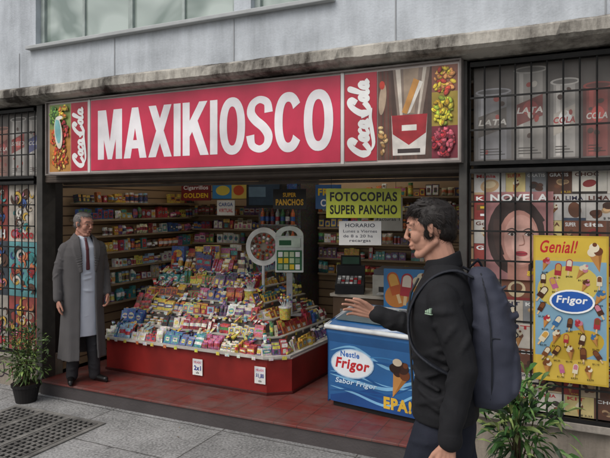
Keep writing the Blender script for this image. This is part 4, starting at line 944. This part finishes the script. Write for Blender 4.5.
for s in (1,-1):
    pts=catmull([(-.13,s*.10,1.525),(-.06,s*.115,1.552),(.02,s*.12,1.525),(.086,s*.128,1.45),(.115,s*.14,1.36),(.097,s*.172,1.26),(.02,s*.209,1.20),(-.1,s*.187,1.14)],6)
    for a,b in zip(pts[:-1],pts[1:]):
        a=V(a);b=V(b)
        for o_ in (-.012,-.004,.004,.012): sp.cap(a+V((0,s*o_,-abs(o_)*.1)),b+V((0,s*o_,-abs(o_)*.1)),.0055,.0055,nu=8)
for x_,R1,R2 in ((-.203,.100,.147),):
    pts=[(x_+R1*math.cos(t),R2*math.sin(t),1.30+.01*math.cos(t)) for t in [math.pi/2+math.pi*i/16 for i in range(17)]]
    for a,b in zip(pts[:-1],pts[1:]): sp.cap(a,b,.004,.004,nu=6)
pts=catmull([(-.195,.136,1.06),(-.20,.148,1.15),(-.195,.148,1.32),(-.18,.137,1.45),(-.16,.103,1.54)],5)
for a,b in zip(pts[:-1],pts[1:]): sp.cap(a,b,.0045,.0045,nu=6)
sp.cap((-.295,.06,1.24),(-.295,.06,1.14),.004,.003,nu=6); sp.cap((-.17,.0,1.55),(-.15,.03,1.59),.006,.006,nu=8); sp.cap((-.15,.03,1.59),(-.12,.0,1.555),.006,.006,nu=8)
organic(sp,'backpack_straps',mat('strap',(.11,.12,.15),.7),Wm,.0045,1)
lg=MB(); Ml=Matrix.Translation((.030,.226,1.405))@Matrix.Rotation(math.radians(50),4,'Z')
for i in range(3): lg.box(-.004,.007,-.014+.010*i,-.007+.010*i,-.004,.003+.005*i,(.62,.72,.62),Ml)
lg.box(-.004,.007,-.016,.016,-.011,-.007,(.62,.72,.62),Ml); lg.obj('chest_logo',M_matte,Wm,False,True)
zz=MB(); pts=[(.108,0,.98),(.116,0,1.12),(.124,0,1.25),(.133,0,1.36),(.120,0,1.44),(.089,0,1.50)]
for a,b in zip(pts[:-1],pts[1:]): zz.cap(a,b,.005,.005,(.2,.2,.2),None,6)
zz.obj('jacket_zip',M_matte,Wm,True,True)

# ---- man in grey coat
G=empty('man_in_grey_coat',(-4.36,.09,.1355),math.radians(-24)); G.scale=(.965,.965,.965)
M_coat=mat('grey_overcoat',(.33,.32,.32),.9,0,.15,.08,4,.1,300)
hm=Matrix.Translation((.02,0,1.548))@Matrix.Rotation(math.radians(22),4,'Z')@Matrix.Rotation(math.radians(6),4,'Y')@Matrix.Scale(1.0,4)
M_gh=mat('grey_hair',(.42,.40,.39),.6,0,.3,.25,50)
face_head(G,hm,M_skin2,M_gh,(.50,.32,.29),'short',7,.0036,(.3,.28,.27))
ct=MB(); n=56
rings=[(.24,-.02,.20,.222,25),(.45,-.02,.182,.212,24),(.7,-.01,.162,.203,23),(.95,0,.149,.196,22),(1.1,0,.148,.200,22),(1.25,0,.148,.212,26),(1.33,-.01,.134,.206,32),(1.385,-.015,.104,.165,40),(1.42,-.02,.082,.108,48),(1.445,-.022,.073,.078,55)]
def shellring(z,cx,rx,ry,g,th):
    o=[]
    for i in range(n+1):
        t=math.radians(g+(360-2*g)*i/n); k=max(0,(1.05-z)); w=1+.05*k*math.sin(t*6+1.2*math.sin(z*2))+.025*k*math.sin(t*13+z*2); o.append(V((cx+(rx-th)*w*math.cos(t),(ry-th)*w*math.sin(t),z)))
    return o
vs=[]
for (z,cx,rx,ry,g) in rings: vs+=shellring(z,cx,rx,ry,g,0)+shellring(z,cx,rx,ry,g,.018)
K=2*(n+1); fs=[]
for q in range(len(rings)-1):
    a0=q*K; b0=a0+K
    for i in range(n):
        fs.append((a0+i,a0+i+1,b0+i+1,b0+i)); fs.append((a0+n+1+i+1,a0+n+1+i,b0+n+1+i,b0+n+2+i))
    fs.append((a0,b0,b0+n+1,a0+n+1)); fs.append((a0+n,a0+2*n+1,b0+2*n+1,b0+n))
for i in range(n):
    fs.append((i+1,i,n+1+i,n+2+i)); e=(len(rings)-1)*K; fs.append((e+i,e+i+1,e+n+2+i,e+n+1+i))
ct.add(vs,fs)
segs=[((-.01,.165,1.32),(-.04,.228,1.08),.064,.053),((-.01,-.165,1.32),(-.04,-.228,1.08),.064,.053),((-.04,.228,1.08),(.06,.215,.87),.053,.044),((-.04,-.228,1.08),(.0,-.242,.84),.053,.044)]
for a,b,ra,rb in segs: ct.cap(a,b,ra,rb)
folds(ct,segs,fr_,5,.012)
def sheet(mb,A,Bp,n_=14,th=.010):
    A=catmull(A,n_//2);Bp=catmull(Bp,n_//2); m_=min(len(A),len(Bp))
    for i in range(m_): mb.cap(A[i],Bp[i],th,th,nu=8)
for s in (1,-1):
    sheet(ct,[(.062,s*.070,1.43),(.100,s*.070,1.36),(.135,s*.066,1.25),(.148,s*.066,1.10)],[(.030,s*.105,1.415),(.090,s*.128,1.34),(.125,s*.112,1.24),(.146,s*.072,1.10)])
    sheet(ct,[(-.085,s*.02,1.468),(-.05,s*.066,1.462),(.0,s*.078,1.45),(.06,s*.066,1.428)],[(-.10,s*.03,1.435),(-.05,s*.10,1.42),(.02,s*.115,1.41),(.06,s*.098,1.405)])
organic(ct,'overcoat',M_coat,G,.006,2,.006,.14)
st_=MB(); st_.loft([(0,0,.46,.122,.158),(0,0,.7,.126,.16),(0,0,.95,.12,.16),(0,0,1.2,.125,.175),(-.005,0,1.33,.106,.15),(-.01,0,1.39,.078,.09),(-.015,0,1.43,.062,.064)])
for s in (1,-1): st_.cap((.055,s*.012,1.42),(.0,s*.056,1.447),.009,.009)
folds(st_,[((0,0,.5),(0,0,1.25),.125,.13)],fr_,9,.009)
organic(st_,'white_shirt',mat('white_cloth',(.74,.76,.80),.8,0,.2,.06,6,.1,200),G,.007,2,.006,.1)
ti=MB(); ti.cap((.064,0,1.415),(.072,0,1.395),.011,.013)
for a,b,r0,r1 in (((.075,0,1.39),(.112,0,1.31),.010,.013),((.112,0,1.31),(.128,0,1.12),.013,.016)): 
    for y in (-.008,0,.008): ti.cap((a[0],y*.6,a[2]),(b[0],y,b[2]),r0*.7,r1*.7)
organic(ti,'necktie',mat('tie',(.30,.12,.14),.6),G,.004,2)
tr=MB(); segs=[]
for s,x in ((1,.05),(-1,-.04)): segs+=[((0,s*.075,.8),(x*.5,s*.085,.45),.085,.068),((x*.5,s*.085,.45),(x,s*.095,.06),.066,.056)]
for q in segs: tr.cap(*q)
tr.cap((0,-.05,.85),(0,.05,.85),.1,.1); folds(tr,segs,fr_,6,.010)
organic(tr,'trousers',mat('dark_trousers',(.19,.185,.195),.8,0,.2,.15,8,.1,250),G,.007,2,.006,.07)
so=MB()
for s,x,a in ((1,.05,.35),(-1,-.04,-.35)):
    d=V((math.cos(a),math.sin(a),0)); o=V((x-.03,s*.095,0)); so.cap(o+V((0,0,.04)),o+d*.17+V((0,0,.03)),.038,.028); so.cap(o+V((0,0,.018)),o+d*.185+V((0,0,.018)),.018,.018)
    so.cap(o+V((.03,0,.05)),o+V((.03,0,.09)),.043,.040)
organic(so,'shoes',mat('black_shoe',(.07,.065,.065),.35),G,.005,2)
hd=MB(); hand(hd,(.005,-.244,.83),(.1,.0,-1),(.1,1,0),(1,-.1,0),.35,.95); organic(hd,'right_hand',M_skin2,G,.0035,1)
hd=MB(); hand(hd,(.075,.213,.845),(.6,-.15,-.8),(-.2,-1,0),(.8,0,.6),.5,.95); organic(hd,'left_hand',M_skin2,G,.0035,1)

# ============================================================ light / camera
wd=bpy.data.worlds.new('World'); bpy.context.scene.world=wd; wd.use_nodes=True; nt=wd.node_tree
bg=nt.nodes['Background']; sky=nt.nodes.new('ShaderNodeTexSky'); sky.sky_type='NISHITA'; sky.sun_disc=False
sky.sun_elevation=math.radians(52); sky.sun_rotation=math.radians(200); sky.dust_density=4; sky.air_density=1.2
hs=nt.nodes.new('ShaderNodeHueSaturation'); hs.inputs['Saturation'].default_value=.45
nt.links.new(sky.outputs[0],hs.inputs['Color']); nt.links.new(hs.outputs[0],bg.inputs['Color']); bg.inputs['Strength'].default_value=.15
sd=bpy.data.lights.new('sun','SUN'); sd.energy=1.0; sd.angle=math.radians(40); sd.color=(1,.98,.95)
so_=bpy.data.objects.new('sun',sd); so_.rotation_euler=(math.radians(42),0,math.radians(-20)); bpy.context.scene.collection.objects.link(so_)
cd=bpy.data.cameras.new('camera'); cd.sensor_width=36; cd.lens=35.0; cd.shift_y=-22/610; cd.clip_end=500; cd.clip_start=.05
co=bpy.data.objects.new('camera',cd); co.location=(0,-4.12,1.8); co.rotation_euler=(math.radians(90),0,math.radians(25.5)); bpy.context.scene.collection.objects.link(co)
bpy.context.scene.camera=co
sc=bpy.context.scene; sc.view_settings.view_transform='Standard'; sc.view_settings.look='None'; sc.view_settings.exposure=0
